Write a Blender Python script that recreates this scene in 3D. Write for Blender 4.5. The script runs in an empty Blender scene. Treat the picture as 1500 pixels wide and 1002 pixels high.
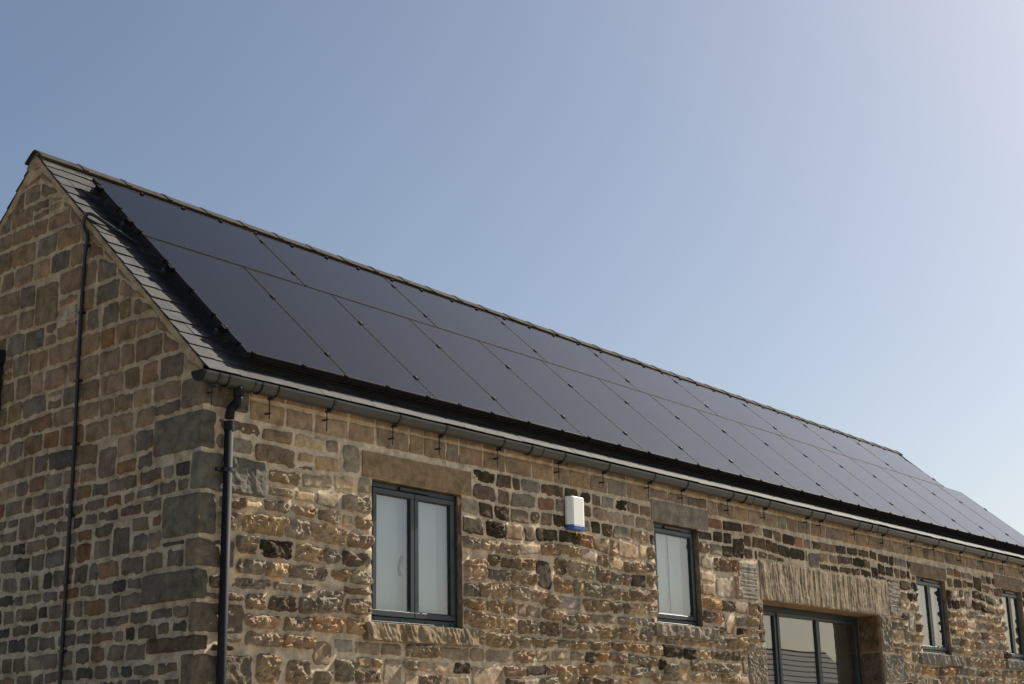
import bpy, math, random
import numpy as np
from mathutils import Matrix, Vector

# ------------------------------------------------------------------ camera, sky, sun, exposure
scene = bpy.context.scene
COL = scene.collection
random.seed(7)
RNG = np.random.default_rng(11)

CAM = (-6.4762, -7.8567, 1.6)
YAW, PITCH, ROLL, FPX = 0.9040, 0.2747, -0.0219, 2145.09
cam_data = bpy.data.cameras.new('camera')
cam = bpy.data.objects.new('camera', cam_data)
COL.objects.link(cam)
fw = Vector((math.sin(YAW) * math.cos(PITCH), math.cos(YAW) * math.cos(PITCH), math.sin(PITCH)))
rt = Vector((math.cos(YAW), -math.sin(YAW), 0))
up = rt.cross(fw)
r2 = rt * math.cos(ROLL) + up * math.sin(ROLL)
u2 = -rt * math.sin(ROLL) + up * math.cos(ROLL)
M = Matrix((r2, u2, -fw)).transposed().to_4x4()
M.translation = Vector(CAM)
cam.matrix_world = M
cam_data.sensor_width = 36
cam_data.lens = FPX / 1500 * 36
cam_data.clip_end = 3000
cam_data.clip_start = 0.1
scene.camera = cam

SUN_EL, SUN_AZ = math.radians(40), math.radians(101)     # azimuth clockwise from +Y
world = bpy.data.worlds.new('World')
scene.world = world
world.use_nodes = True
wn = world.node_tree
sky = wn.nodes.new('ShaderNodeTexSky')
sky.sky_type = 'NISHITA'
sky.sun_disc = False
sky.sun_elevation = SUN_EL
sky.sun_rotation = SUN_AZ
sky.altitude = 100
sky.air_density = 1.0
sky.dust_density = 1.9
sky.ozone_density = 0.5
bg = wn.nodes['Background']
bg.inputs['Strength'].default_value = 0.063
wn.links.new(sky.outputs['Color'], bg.inputs['Color'])

sun_data = bpy.data.lights.new('sun', 'SUN')
sun_data.energy = 5.0
sun_data.angle = math.radians(0.5)
sun_data.color = (1.0, 0.91, 0.78)
sun = bpy.data.objects.new('sun', sun_data)
COL.objects.link(sun)
sd = Vector((math.cos(SUN_EL) * math.sin(SUN_AZ), math.cos(SUN_EL) * math.cos(SUN_AZ), math.sin(SUN_EL)))
sun.rotation_euler = sd.to_track_quat('Z', 'Y').to_euler()
sun.location = (30, -10, 30)

vs = scene.view_settings
vs.view_transform = 'Standard'
vs.look = 'None'
vs.gamma = 1
vs.use_curve_mapping = False
vs.exposure = 0.66
scene.cycles.max_bounces = 6
scene.cycles.diffuse_bounces = 3
scene.cycles.glossy_bounces = 3
scene.cycles.transparent_max_bounces = 8

# ------------------------------------------------------------------ noise
_T = RNG.random((64, 64, 64)) * 2 - 1


def vnoise(a, b, c=0.0):
    a = np.asarray(a, float); b = np.asarray(b, float); c = np.asarray(c, float) + 0 * a
    ia, ib, ic = np.floor(a).astype(int), np.floor(b).astype(int), np.floor(c).astype(int)
    fa, fb, fc = a - ia, b - ib, c - ic
    fa, fb, fc = [f * f * f * (f * (f * 6 - 15) + 10) for f in (fa, fb, fc)]
    out = 0
    for da in (0, 1):
        for db in (0, 1):
            for dc in (0, 1):
                w = (fa if da else 1 - fa) * (fb if db else 1 - fb) * (fc if dc else 1 - fc)
                out = out + w * _T[(ia + da) & 63, (ib + db) & 63, (ic + dc) & 63]
    return out


def fbm(a, b, c=0.0, o=3):
    s, w = 0, 1
    for k in range(o):
        s = s + w * vnoise(a * 2 ** k + 17 * k, b * 2 ** k + 5 * k, c + 3.7 * k)
        w *= 0.5
    return s


# ------------------------------------------------------------------ object helpers
def wloc(o):
    v = Vector((0, 0, 0))
    while o is not None:
        v += o.location
        o = o.parent
    return v


def tag(o, label=None, cat=None, group=None, kind=None):
    if label: o['label'] = label
    if cat: o['category'] = cat
    if group: o['group'] = group
    if kind: o['kind'] = kind
    return o


def empty(name, loc, label=None, cat=None, group=None, parent=None):
    o = bpy.data.objects.new(name, None)
    o.empty_display_size = 0.1
    COL.objects.link(o)
    if parent is not None:
        o.parent = parent
        o.location = Vector(loc) - wloc(parent)
    else:
        o.location = loc
    return tag(o, label, cat, group)


class MB:
    def __init__(s):
        s.v, s.f, s.t, s.n = [], [], [], 0

    def add(s, v, f, tint=None):
        v = np.asarray(v, float).reshape(-1, 3)
        f = np.asarray(f) if not isinstance(f, list) else f
        s.f.append((f, s.n))
        s.v.append(v)
        s.t.append(np.tile(np.array(tint if tint is not None else (1, 1, 1, 0), float), (len(v), 1)))
        s.n += len(v)
        return s

    def build(s, name, mat, parent=None, smooth=False, loc=None, kind=None, tint=False):
        V = np.concatenate(s.v)
        if loc is None:
            loc = wloc(parent) if parent is not None else Vector((0, 0, 0))
        base = np.array(loc)
        me = bpy.data.meshes.new(name)
        loops, starts, tot = [], [], 0
        for f, n in s.f:
            if isinstance(f, np.ndarray):
                k = f.shape[1]
                loops.append((f + n).ravel())
                starts.append(tot + np.arange(len(f)) * k)
                tot += f.size
            else:
                for q in f:
                    loops.append(np.array(q) + n)
                    starts.append(np.array([tot]))
                    tot += len(q)
        L = np.concatenate(loops).astype(np.int32)
        S = np.concatenate(starts).astype(np.int32)
        me.vertices.add(len(V))
        me.vertices.foreach_set('co', (V - base).astype(np.float32).ravel())
        me.loops.add(len(L))
        me.loops.foreach_set('vertex_index', L)
        me.polygons.add(len(S))
        me.polygons.foreach_set('loop_start', S)
        me.polygons.foreach_set('use_smooth', np.full(len(S), bool(smooth)))
        me.update(calc_edges=True)
        me.validate()
        if tint:
            at = me.attributes.new('tint', 'FLOAT_COLOR', 'POINT')
            at.data.foreach_set('color', np.concatenate(s.t).astype(np.float32).ravel())
        me.materials.append(mat)
        o = bpy.data.objects.new(name, me)
        COL.objects.link(o)
        if parent is not None:
            o.parent = parent
            o.location = Vector(base) - wloc(parent)
        else:
            o.location = Vector(base)
        if kind:
            o['kind'] = kind
        return o


# chamfered box topology
_CB_C = [(x, y, z) for x in (-1, 1) for y in (-1, 1) for z in (-1, 1)]


def _cb_topology():
    idx = {}
    P = []
    for c in _CB_C:
        for a in range(3):
            idx[(c, a)] = len(P)
            p = np.array(c, float) * 0.8
            p[a] = c[a]
            P.append(p)
    F = []
    for a in range(3):
        b, d = (a + 1) % 3, (a + 2) % 3
        for s in (-1, 1):
            q = []
            for sb, sd_ in ((-1, -1), (1, -1), (1, 1), (-1, 1)):
                c = [0, 0, 0]; c[a] = s; c[b] = sb; c[d] = sd_
                q.append(idx[(tuple(c), a)])
            F.append(q)
        for sb in (-1, 1):
            for sd_ in (-1, 1):
                c1 = [0, 0, 0]; c1[a] = -1; c1[b] = sb; c1[d] = sd_
                c2 = list(c1); c2[a] = 1
                F.append([idx[(tuple(c1), b)], idx[(tuple(c2), b)], idx[(tuple(c2), d)], idx[(tuple(c1), d)]])
    for c in _CB_C:
        F.append([idx[(c, 0)], idx[(c, 1)], idx[(c, 2)]])
    out = []
    for q in F:
        p = [P[i] for i in q]
        n = np.cross(p[1] - p[0], p[2] - p[0])
        if np.dot(n, np.mean(p, 0)) < 0:
            q = q[::-1]
        out.append(q)
    return out


_CB_F = _cb_topology()


def cbox(x0, x1, y0, y1, z0, z1, c=0.003):
    lo, hi = np.array([x0, y0, z0]), np.array([x1, y1, z1])
    m, h = (lo + hi) / 2, (hi - lo) / 2
    c = min(c, h.min() * 0.45)
    V = []
    for cc in _CB_C:
        for a in range(3):
            e = h - c
            e = e.copy(); e[a] = h[a]
            V.append(m + np.array(cc) * e)
    return np.array(V), [list(q) for q in _CB_F]


_BF = np.array([[0, 3, 2, 1], [4, 5, 6, 7], [0, 1, 5, 4], [1, 2, 6, 5], [2, 3, 7, 6], [3, 0, 4, 7]])


def pbox(p8):
    return np.asarray(p8), _BF


def grid_faces(n, m):
    i, j = np.meshgrid(np.arange(n - 1), np.arange(m - 1), indexing='ij')
    a = (i * m + j).ravel()
    return np.stack([a, a + m, a + m + 1, a + 1], 1)


def tube(path, r, seg=10, cap=True):
    """tube along points; r scalar or list"""
    P = np.asarray(path, float)
    n = len(P)
    R = np.full(n, r) if np.isscalar(r) else np.asarray(r)
    V = []
    prev = None
    for i in range(n):
        t = P[min(i + 1, n - 1)] - P[max(i - 1, 0)]
        t = t / (np.linalg.norm(t) + 1e-9)
        if prev is None:
            a = np.array([0, 0, 1.0]) if abs(t[2]) < 0.9 else np.array([1.0, 0, 0])
            a = np.cross(t, a)
        else:
            a = prev - t * np.dot(prev, t)
        a /= np.linalg.norm(a)
        prev = a
        b = np.cross(t, a)
        ang = np.linspace(0, 2 * np.pi, seg, endpoint=False)
        V.append(P[i] + R[i] * (np.cos(ang)[:, None] * a + np.sin(ang)[:, None] * b))
    F = []
    for i in range(n - 1):
        for k in range(seg):
            k2 = (k + 1) % seg
            F.append([i * seg + k, i * seg + k2, (i + 1) * seg + k2, (i + 1) * seg + k])
    if cap:
        F.append(list(range(seg))[::-1])
        F.append([(n - 1) * seg + k for k in range(seg)])
    return np.concatenate(V), F


# ------------------------------------------------------------------ materials
def new_mat(name):
    m = bpy.data.materials.new(name)
    m.use_nodes = True
    nt = m.node_tree
    return m, nt, nt.nodes['Principled BSDF']


def simple(name, col, rough=0.5, metal=0.0, ior=1.5, bump=0.0, bscale=60, var=0.0):
    m, nt, b = new_mat(name)
    b.inputs['Base Color'].default_value = (*col, 1)
    b.inputs['Roughness'].default_value = rough
    b.inputs['Metallic'].default_value = metal
    b.inputs['IOR'].default_value = ior
    g = nt.nodes.new('ShaderNodeNewGeometry')
    if bump or var:
        n = nt.nodes.new('ShaderNodeTexNoise')
        n.inputs['Scale'].default_value = bscale
        n.inputs['Detail'].default_value = 6
        nt.links.new(g.outputs['Position'], n.inputs['Vector'])
        if bump:
            bp = nt.nodes.new('ShaderNodeBump')
            bp.inputs['Strength'].default_value = 1.0
            bp.inputs['Distance'].default_value = bump
            nt.links.new(n.outputs['Fac'], bp.inputs['Height'])
            nt.links.new(bp.outputs['Normal'], b.inputs['Normal'])
        if var:
            n2 = nt.nodes.new('ShaderNodeTexNoise')
            n2.inputs['Scale'].default_value = bscale * 0.12
            n2.inputs['Detail'].default_value = 5
            nt.links.new(g.outputs['Position'], n2.inputs['Vector'])
            mr = nt.nodes.new('ShaderNodeMapRange')
            mr.inputs['From Min'].default_value = 0.3
            mr.inputs['From Max'].default_value = 0.7
            mr.inputs['To Min'].default_value = 1 - var
            mr.inputs['To Max'].default_value = 1 + var
            nt.links.new(n2.outputs['Fac'], mr.inputs['Value'])
            vm = nt.nodes.new('ShaderNodeVectorMath')
            vm.operation = 'SCALE'
            vm.inputs[0].default_value = col
            nt.links.new(mr.outputs['Result'], vm.inputs['Scale'])
            nt.links.new(vm.outputs['Vector'], b.inputs['Base Color'])
    return m


def stone_material(name, bump=0.004):
    m, nt, b = new_mat(name)
    N, L = nt.nodes, nt.links
    g = N.new('ShaderNodeNewGeometry')
    at = N.new('ShaderNodeAttribute'); at.attribute_name = 'tint'

    def noise(scale, detail=6, rough=0.6, dist=0.0, vec=None):
        n = N.new('ShaderNodeTexNoise')
        n.inputs['Scale'].default_value = scale
        n.inputs['Detail'].default_value = detail
        n.inputs['Roughness'].default_value = rough
        n.inputs['Distortion'].default_value = dist
        L.new(vec or g.outputs['Position'], n.inputs['Vector'])
        return n

    def rng(src, a, b_, c, d):
        r = N.new('ShaderNodeMapRange')
        for k, v in zip(('From Min', 'From Max', 'To Min', 'To Max'), (a, b_, c, d)):
            r.inputs[k].default_value = v
        L.new(src, r.inputs['Value'])
        return r.outputs['Result']

    # light-dark mottling in each stone
    n1 = noise(9, 8, 0.65, 0.4)
    v1 = rng(n1.outputs['Fac'], 0.3, 0.7, 0.55, 1.45)
    sc = N.new('ShaderNodeVectorMath'); sc.operation = 'SCALE'
    L.new(at.outputs['Color'], sc.inputs[0]); L.new(v1, sc.inputs['Scale'])
    # ochre iron staining
    n2 = noise(4.3, 5, 0.6, 1.0)
    f2 = rng(n2.outputs['Fac'], 0.56, 0.74, 0.0, 0.45)
    mx = N.new('ShaderNodeMix'); mx.data_type = 'RGBA'; mx.blend_type = 'MULTIPLY'
    L.new(f2, mx.inputs['Factor']); L.new(sc.outputs['Vector'], mx.inputs['A'])
    mx.inputs['B'].default_value = (1.25, 0.85, 0.5, 1)
    # soot: amount carried in the tint alpha
    n3 = noise(13, 8, 0.72, 0.6)
    ad = N.new('ShaderNodeMath'); ad.operation = 'ADD'
    L.new(n3.outputs['Fac'], ad.inputs[0]); L.new(at.outputs['Alpha'], ad.inputs[1])
    f3 = rng(ad.outputs[0], 0.62, 0.95, 0.0, 0.88)
    mx2 = N.new('ShaderNodeMix'); mx2.data_type = 'RGBA'
    L.new(f3, mx2.inputs['Factor']); L.new(mx.outputs['Result'], mx2.inputs['A'])
    mx2.inputs['B'].default_value = (0.022, 0.018, 0.013, 1)
    # grains
    n4 = noise(170, 3, 0.7)
    v4 = rng(n4.outputs['Fac'], 0.25, 0.75, 0.8, 1.2)
    sc2 = N.new('ShaderNodeVectorMath'); sc2.operation = 'SCALE'
    L.new(mx2.outputs['Result'], sc2.inputs[0]); L.new(v4, sc2.inputs['Scale'])
    L.new(sc2.outputs['Vector'], b.inputs['Base Color'])
    b.inputs['Roughness'].default_value = 0.9
    b.inputs['Specular IOR Level'].default_value = 0.1
    nb = noise(60, 9, 0.8, 0.2)
    bp = N.new('ShaderNodeBump'); bp.inputs['Distance'].default_value = bump; bp.inputs['Strength'].default_value = 1
    L.new(nb.outputs['Fac'], bp.inputs['Height'])
    L.new(bp.outputs['Normal'], b.inputs['Normal'])
    return m


M_ROCK = stone_material('rock_faced_sandstone', 0.020)
M_STONE = stone_material('dressed_sandstone', 0.010)
M_MORTAR = stone_material('lime_mortar', 0.013)
M_SLATE = stone_material('slate', 0.002)
for nd in M_SLATE.node_tree.nodes:
    if nd.type == 'BSDF_PRINCIPLED':
        nd.inputs['Roughness'].default_value = 0.75
        nd.inputs['Specular IOR Level'].default_value = 0.3
M_FRAME = simple('anthracite_window_frame', (0.021, 0.035, 0.038), 0.4)
M_BLACKPL = simple('black_plastic', (0.012, 0.013, 0.015), 0.4)
M_GUTTER = simple('dark_grey_gutter_plastic', (0.040, 0.041, 0.038), 0.42, bump=0.0006, bscale=30, var=0.18)
M_PIPE = simple('anthracite_downpipe_plastic', (0.015, 0.017, 0.020), 0.66, ior=1.25, bump=0.0004, bscale=30, var=0.15)
M_CABLE = simple('black_conduit', (0.012, 0.013, 0.015), 0.5)
M_PFRAME = simple('black_anodised_frame', (0.009, 0.010, 0.011), 0.6, metal=0.0, ior=1.25)
M_CLAMP = simple('bare_aluminium_clamp', (0.10, 0.10, 0.105), 0.55, metal=1.0)
M_CLIP = simple('black_edge_clip', (0.008, 0.008, 0.009), 0.9, ior=1.2)
M_RAIL = simple('black_rail', (0.02, 0.02, 0.022), 0.4)
M_WHITE = simple('white_enclosure_plastic', (0.84, 0.84, 0.81), 0.45)
M_BLUE = simple('blue_lens', (0.02, 0.09, 0.36), 0.3)
M_BLIND = simple('white_blind_cloth', (0.47, 0.51, 0.50), 0.8, var=0.05, bscale=20)
M_ROOM = simple('interior_plaster', (0.45, 0.43, 0.40), 0.9)
M_CLAY = stone_material('ridge_tile_clay', 0.003)
M_GROUND = simple('gravel_yard', (0.30, 0.265, 0.21), 0.95, bump=0.02, bscale=25, var=0.2)
M_TREE = simple('bare_bark', (0.06, 0.05, 0.04), 0.9)
M_MESH = simple('black_bird_mesh_wire', (0.05, 0.05, 0.052), 0.35)


def panel_glass():
    m, nt, b = new_mat('black_solar_glass')
    b.inputs['Base Color'].default_value = (0.002, 0.003, 0.006, 1)
    b.inputs['Roughness'].default_value = 0.22
    b.inputs['IOR'].default_value = 1.25
    g = nt.nodes.new('ShaderNodeNewGeometry')
    n = nt.nodes.new('ShaderNodeTexNoise'); n.inputs['Scale'].default_value = 1.3; n.inputs['Detail'].default_value = 5
    nt.links.new(g.outputs['Position'], n.inputs['Vector'])
    r = nt.nodes.new('ShaderNodeMapRange')
    r.inputs['From Min'].default_value = 0.3; r.inputs['From Max'].default_value = 0.7
    r.inputs['To Min'].default_value = 0.10; r.inputs['To Max'].default_value = 0.14
    nt.links.new(n.outputs['Fac'], r.inputs['Value'])
    nt.links.new(r.outputs['Result'], b.inputs['Roughness'])
    return m


M_PGLASS = panel_glass()


def window_glass():
    m = bpy.data.materials.new('window_glass')
    m.use_nodes = True
    nt = m.node_tree
    nt.nodes.clear()
    out = nt.nodes.new('ShaderNodeOutputMaterial')
    tr = nt.nodes.new('ShaderNodeBsdfTransparent'); tr.inputs['Color'].default_value = (0.95, 0.975, 0.965, 1)
    gl = nt.nodes.new('ShaderNodeBsdfGlossy'); gl.inputs['Roughness'].default_value = 0.0
    gl.inputs['Color'].default_value = (1, 1, 1, 1)
    fr = nt.nodes.new('ShaderNodeFresnel'); fr.inputs['IOR'].default_value = 2.5
    mx = nt.nodes.new('ShaderNodeMixShader')
    g = nt.nodes.new('ShaderNodeNewGeometry')
    n = nt.nodes.new('ShaderNodeTexNoise'); n.inputs['Scale'].default_value = 1.7; n.inputs['Detail'].default_value = 1
    bp = nt.nodes.new('ShaderNodeBump'); bp.inputs['Distance'].default_value = 0.006; bp.inputs['Strength'].default_value = 0.5
    nt.links.new(g.outputs['Position'], n.inputs['Vector'])
    nt.links.new(n.outputs['Fac'], bp.inputs['Height'])
    inv = nt.nodes.new('ShaderNodeMath'); inv.operation = 'SUBTRACT'; inv.inputs[0].default_value = 1.0
    nt.links.new(g.outputs['Backfacing'], inv.inputs[1])
    ml = nt.nodes.new('ShaderNodeMath'); ml.operation = 'MULTIPLY'      # mirror only at the outer face
    nt.links.new(fr.outputs['Fac'], ml.inputs[0]); nt.links.new(inv.outputs[0], ml.inputs[1])
    nt.links.new(ml.outputs[0], mx.inputs['Fac'])
    nt.links.new(tr.outputs['BSDF'], mx.inputs[1])
    nt.links.new(gl.outputs['BSDF'], mx.inputs[2])
    nt.links.new(mx.outputs['Shader'], out.inputs['Surface'])
    return m


M_GLASS = window_glass()

# ------------------------------------------------------------------ building geometry
TH = 0.7582
CT, ST = math.cos(TH), math.sin(TH)
TX, TY, TZ = 0.355, -0.042, 4.4486
HS = -0.125                  # slate surface below panel top
Y_R = 2.40                   # ridge line
LEN = 17.32                 # far verge
SKEW = 0.045                 # the gable is a little out of square
EAVE_S = -0.1755


def rp(x, s, h):
    """point of the front roof slope: x along the building, s up the slope, h above the panel tops"""
    x, s, h = [np.asarray(q, float) for q in np.broadcast_arrays(x, s, h)]
    xr = x - TX
    n = -0.0028 * xr * (s - 1.4) + h
    return np.stack([x, TY + s * CT - n * ST, TZ + s * ST + n * CT], -1)


S_R = (Y_R - TY + HS * ST) / CT


def eave_z(x):
    return rp(x, EAVE_S, HS)[..., 2]


def gable_top(y):
    """z of the underside of the slates over the gable wall"""
    y = np.asarray(y, float)
    d = np.where(y < Y_R, y, 2 * Y_R - y)
    return TZ + ((d - TY + HS * ST) / CT) * ST + HS * CT - 0.02


def F_FRONT(a, b, h):
    return np.stack([a, -h + 0 * a, b + 0 * a], -1)


_gl = math.hypot(1, SKEW)


def F_GABLE(a, b, h):
    # a = y along the wall
    return np.stack([SKEW * a - h / _gl, a + h * SKEW / _gl, b + 0 * a], -1)


barn = empty('stone_barn', (0, 0, 0), 'long sandstone barn with slate roof, small grey windows and solar panels along its slope', 'barn')

OPEN = {'w1': (1.70, 2.775, 2.594, 3.70), 'w2': (5.70, 6.535, 2.80, 3.80), 'door': (7.80, 10.74, 0.0, 3.165),
        'w3': (11.95, 12.905, 2.755, 3.75), 'w4': (14.98, 15.80, 2.77, 3.80)}


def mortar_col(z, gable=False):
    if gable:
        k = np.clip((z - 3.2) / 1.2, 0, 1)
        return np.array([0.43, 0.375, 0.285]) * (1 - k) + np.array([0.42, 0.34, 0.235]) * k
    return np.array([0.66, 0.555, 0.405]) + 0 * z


def build_front_wall():
    mb = MB()
    ztop = 4.245
    xs = sorted({0.0, LEN} | {v for o in OPEN.values() for v in o[:2]})
    zs = sorted({0.0, 1.5, ztop} | {v for o in OPEN.values() for v in o[2:]})
    for i in range(len(xs) - 1):
        for j in range(len(zs) - 1):
            x0, x1, z0, z1 = xs[i], xs[i + 1], zs[j], zs[j + 1]
            cx, cz = (x0 + x1) / 2, (z0 + z1) / 2
            if any(o[0] < cx < o[1] and o[2] < cz < o[3] for o in OPEN.values()):
                continue
            res = 0.03 if cz > 1.5 else 0.2
            if cz > 1.5 and cx > 7: res = 0.05
            n, m = max(2, int((x1 - x0) / res) + 1), max(2, int((z1 - z0) / res) + 1)
            X, Z = np.meshgrid(np.linspace(x0, x1, n), np.linspace(z0, z1, m), indexing='ij')
            H = 0.006 * fbm(X * 16, Z * 16, 1.0, 2)
            Z2 = Z + (Z / ztop) * (0.0032 * X)*(Z >= ztop - 1e-6)
            mb.add(F_FRONT(X, Z2, H).reshape(-1, 3), grid_faces(n, m), (*mortar_col(0.0), -0.2))
    # inner face and reveals
    D = 0.45
    for o in OPEN.values():
        x0, x1, z0, z1 = o
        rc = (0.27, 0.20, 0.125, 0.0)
        c = 0.006
        for p in ([(x0, 0, z0), (x0, D, z0), (x0, D, z1), (x0, 0, z1)], [(x1, 0, z0), (x1, 0, z1), (x1, D, z1), (x1, D, z0)],
                  [(x0, 0, z1), (x0, D, z1), (x1, D, z1), (x1, 0, z1)], [(x0, 0, z0), (x1, 0, z0), (x1, D, z0), (x0, D, z0)]):
            P = np.array(p, float)
            n = 14
            U, W = np.meshgrid(np.linspace(0, 1, n), np.linspace(0, 1, n), indexing='ij')
            G = (P[0] * ((1 - U) * (1 - W))[..., None] + P[1] * (U * (1 - W))[..., None] + P[2] * (U * W)[..., None] + P[3] * ((1 - U) * W)[..., None])
            mb.add(G.reshape(-1, 3), grid_faces(n, n), rc)
    xs2 = xs
    for i in range(len(xs2) - 1):
        for j in range(len(zs) - 1):
            cx, cz = (xs2[i] + xs2[i + 1]) / 2, (zs[j] + zs[j + 1]) / 2
            if any(o[0] < cx < o[1] and o[2] < cz < o[3] for o in OPEN.values()):
                continue
            a, b_, c_, d_ = max(xs2[i], 0.15), xs2[i + 1], zs[j], zs[j + 1]
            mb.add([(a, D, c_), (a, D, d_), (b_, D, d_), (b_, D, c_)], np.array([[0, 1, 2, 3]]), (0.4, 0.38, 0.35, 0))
    return mb.build('front_wall', M_MORTAR, barn, tint=True)


def build_gable_wall():
    mb = MB()
    n = 120
    Y = np.linspace(0, 2 * Y_R, n)
    m = 150
    T = np.linspace(0, 1, m)
    YY, TT = np.meshgrid(Y, T, indexing='ij')
    ZZ = TT * gable_top(YY)
    H = 0.004 * fbm(YY * 12, ZZ * 12, 5.0, 2)
    V = F_GABLE(YY, ZZ, H).reshape(-1, 3)
    mb.add(V, grid_faces(n, m)[:, ::-1])
    t = np.ones((len(V), 4)); t[:, 3] = -0.15
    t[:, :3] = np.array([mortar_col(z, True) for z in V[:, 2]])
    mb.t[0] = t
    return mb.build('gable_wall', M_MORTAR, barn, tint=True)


front_wall = build_front_wall()
gable_wall = build_gable_wall()

# other walls, closing the building
mb = MB()
zt = float(gable_top(np.array(0.0)))
mb.add([(LEN - 0.05, 0, 0), (LEN - 0.05, 2 * Y_R, 0), (LEN - 0.05, 2 * Y_R, zt), (LEN - 0.05, Y_R, float(gable_top(np.array(Y_R))) - 0.05), (LEN - 0.05, 0, zt)],
       [[0, 1, 2, 3, 4]], (0.3, 0.25, 0.18, 0.1))
mb.build('far_gable_wall', M_MORTAR, barn, tint=True)
mb = MB()
mb.add([(SKEW * 4.8, 2 * Y_R, 0), (SKEW * 4.8, 2 * Y_R, zt), (LEN, 2 * Y_R, zt), (LEN, 2 * Y_R, 0)], np.array([[0, 1, 2, 3]]), (0.3, 0.25, 0.18, 0.1))
mb.build('back_wall', M_MORTAR, barn, tint=True)


# ------------------------------------------------------------------ stones
def patch(F, c4, res, style, seed, rough=1.0, jt=0.0045):
    """a stone face: c4 = corners (a,b) bl, br, tr, tl; sunk edges vanish in the mortar"""
    c4 = np.asarray(c4, float)
    w = (np.linalg.norm(c4[1] - c4[0]) + np.linalg.norm(c4[2] - c4[3])) / 2
    hgt = (np.linalg.norm(c4[3] - c4[0]) + np.linalg.norm(c4[2] - c4[1])) / 2
    n, m = max(6, int(w / res) + 2), max(6, int(hgt / res) + 2)
    u = np.sin(np.linspace(-1, 1, n) * np.pi / 2 * 0.82) / math.sin(np.pi / 2 * 0.82)
    v = np.sin(np.linspace(-1, 1, m) * np.pi / 2 * 0.82) / math.sin(np.pi / 2 * 0.82)
    U, V = np.meshgrid(u, v, indexing='ij')
    a, b = (U + 1) / 2, (V + 1) / 2
    P = c4[0] * ((1 - a) * (1 - b))[..., None] + c4[1] * (a * (1 - b))[..., None] + c4[2] * (a * b)[..., None] + c4[3] * ((1 - a) * b)[..., None]
    A, B = P[..., 0], P[..., 1]
    rc = min(w, hgt) * RNG.uniform(0.12, 0.38 if F is F_FRONT else 0.26) if style != 'ashlar' else 0.012
    qx, qy = np.abs(U) * w / 2 - (w / 2 - rc), np.abs(V) * hgt / 2 - (hgt / 2 - rc)
    sdf = np.hypot(np.maximum(qx, 0), np.maximum(qy, 0)) + np.minimum(np.maximum(qx, qy), 0) - rc
    wob = {'ashlar': 0.003, 'smooth': 0.005, 'rock': 0.009}[style]
    if F is F_FRONT:
        jt = jt + (RNG.uniform(0.0, 0.004) if style == 'smooth' else -0.001) + (0.005 if c4[0][0] < 1.5 else 0)
        if style == 'smooth': wob = 0.007
    dist = -sdf + wob * fbm(A * 17, B * 17, seed * 1.3, 3) - jt
    if style == 'ashlar':
        Hh, sh, dome, amp = RNG.uniform(0.005, 0.009), 0.008, 0.002, 0.0012
    elif style == 'smooth':
        Hh, sh, dome, amp = RNG.uniform(0.005, 0.011), 0.011, 0.004, 0.003
    else:
        Hh, sh, dome, amp = RNG.uniform(0.018, 0.040) * rough, 0.017, 0.008 * rough, 0.018 * rough
    t = np.clip(dist / sh, 0, 1)
    t = t * t * (3 - 2 * t)
    H = Hh + dome * (1 - U ** 2) * (1 - V ** 2) + amp * fbm(A * 24, B * 27, seed * 2.1, 4)
    if style == 'rock':
        H = H * min(1.0, 0.55 + min(w, hgt) * 3.2)
        cx, cy = c4.mean(0)
        fac = np.full(A.shape, 9.0)
        for _ in range(6):
            g = RNG.normal(0, 1, 2) * np.array([0.20, 0.34])
            o = RNG.uniform(-0.3, 0.3, 2) * np.array([w, hgt])
            fac = np.minimum(fac, 0.010 + g[0] * (A - cx - o[0]) + g[1] * (B - cy - o[1]))
        H = H + rough * np.clip(fac, -0.016, 0.020)
        H = H + 0.013 * rough * (1 - 2 * np.abs(vnoise(A * 27 + 3, B * 36, seed))) + 0.010 * rough * V
    H = np.where(t > 0, -0.03 + (H + 0.03) * t, -0.03)
    return F(A, B, H).reshape(-1, 3), grid_faces(n, m)


PAL_FRONT = [((0.30, 0.235, 0.16), 0.0, 5), ((0.25, 0.205, 0.15), 0.03, 5), ((0.27, 0.24, 0.19), 0.0, 4), ((0.225, 0.21, 0.175), 0.03, 2.5),
             ((0.34, 0.235, 0.14), 0.0, 1.1), ((0.17, 0.14, 0.105), 0.1, 2), ((0.36, 0.29, 0.20), 0.0, 2), ((0.10, 0.085, 0.07), 0.25, 0.9)]
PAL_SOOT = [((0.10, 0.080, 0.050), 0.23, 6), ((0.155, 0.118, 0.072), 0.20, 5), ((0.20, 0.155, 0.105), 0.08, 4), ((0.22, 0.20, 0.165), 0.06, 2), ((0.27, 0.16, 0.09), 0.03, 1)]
PAL_EAVE = [((0.31, 0.235, 0.15), 0.0, 5), ((0.28, 0.225, 0.16), 0.0, 4), ((0.20, 0.16, 0.115), 0.08, 1.5), ((0.26, 0.235, 0.19), 0.0, 1)]
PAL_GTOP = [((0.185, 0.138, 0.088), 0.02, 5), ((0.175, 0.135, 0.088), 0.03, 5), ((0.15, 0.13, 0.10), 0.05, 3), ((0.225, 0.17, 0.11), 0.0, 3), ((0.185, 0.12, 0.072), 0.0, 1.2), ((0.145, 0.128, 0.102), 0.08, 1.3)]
PAL_GLOW = [((0.14, 0.118, 0.09), 0.05, 5), ((0.12, 0.11, 0.093), 0.06, 5), ((0.155, 0.138, 0.11), 0.02, 3), ((0.17, 0.12, 0.075), 0.03, 2), ((0.165, 0.10, 0.06), 0.0, 0.6), ((0.08, 0.075, 0.068), 0.15, 1.6)]


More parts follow.
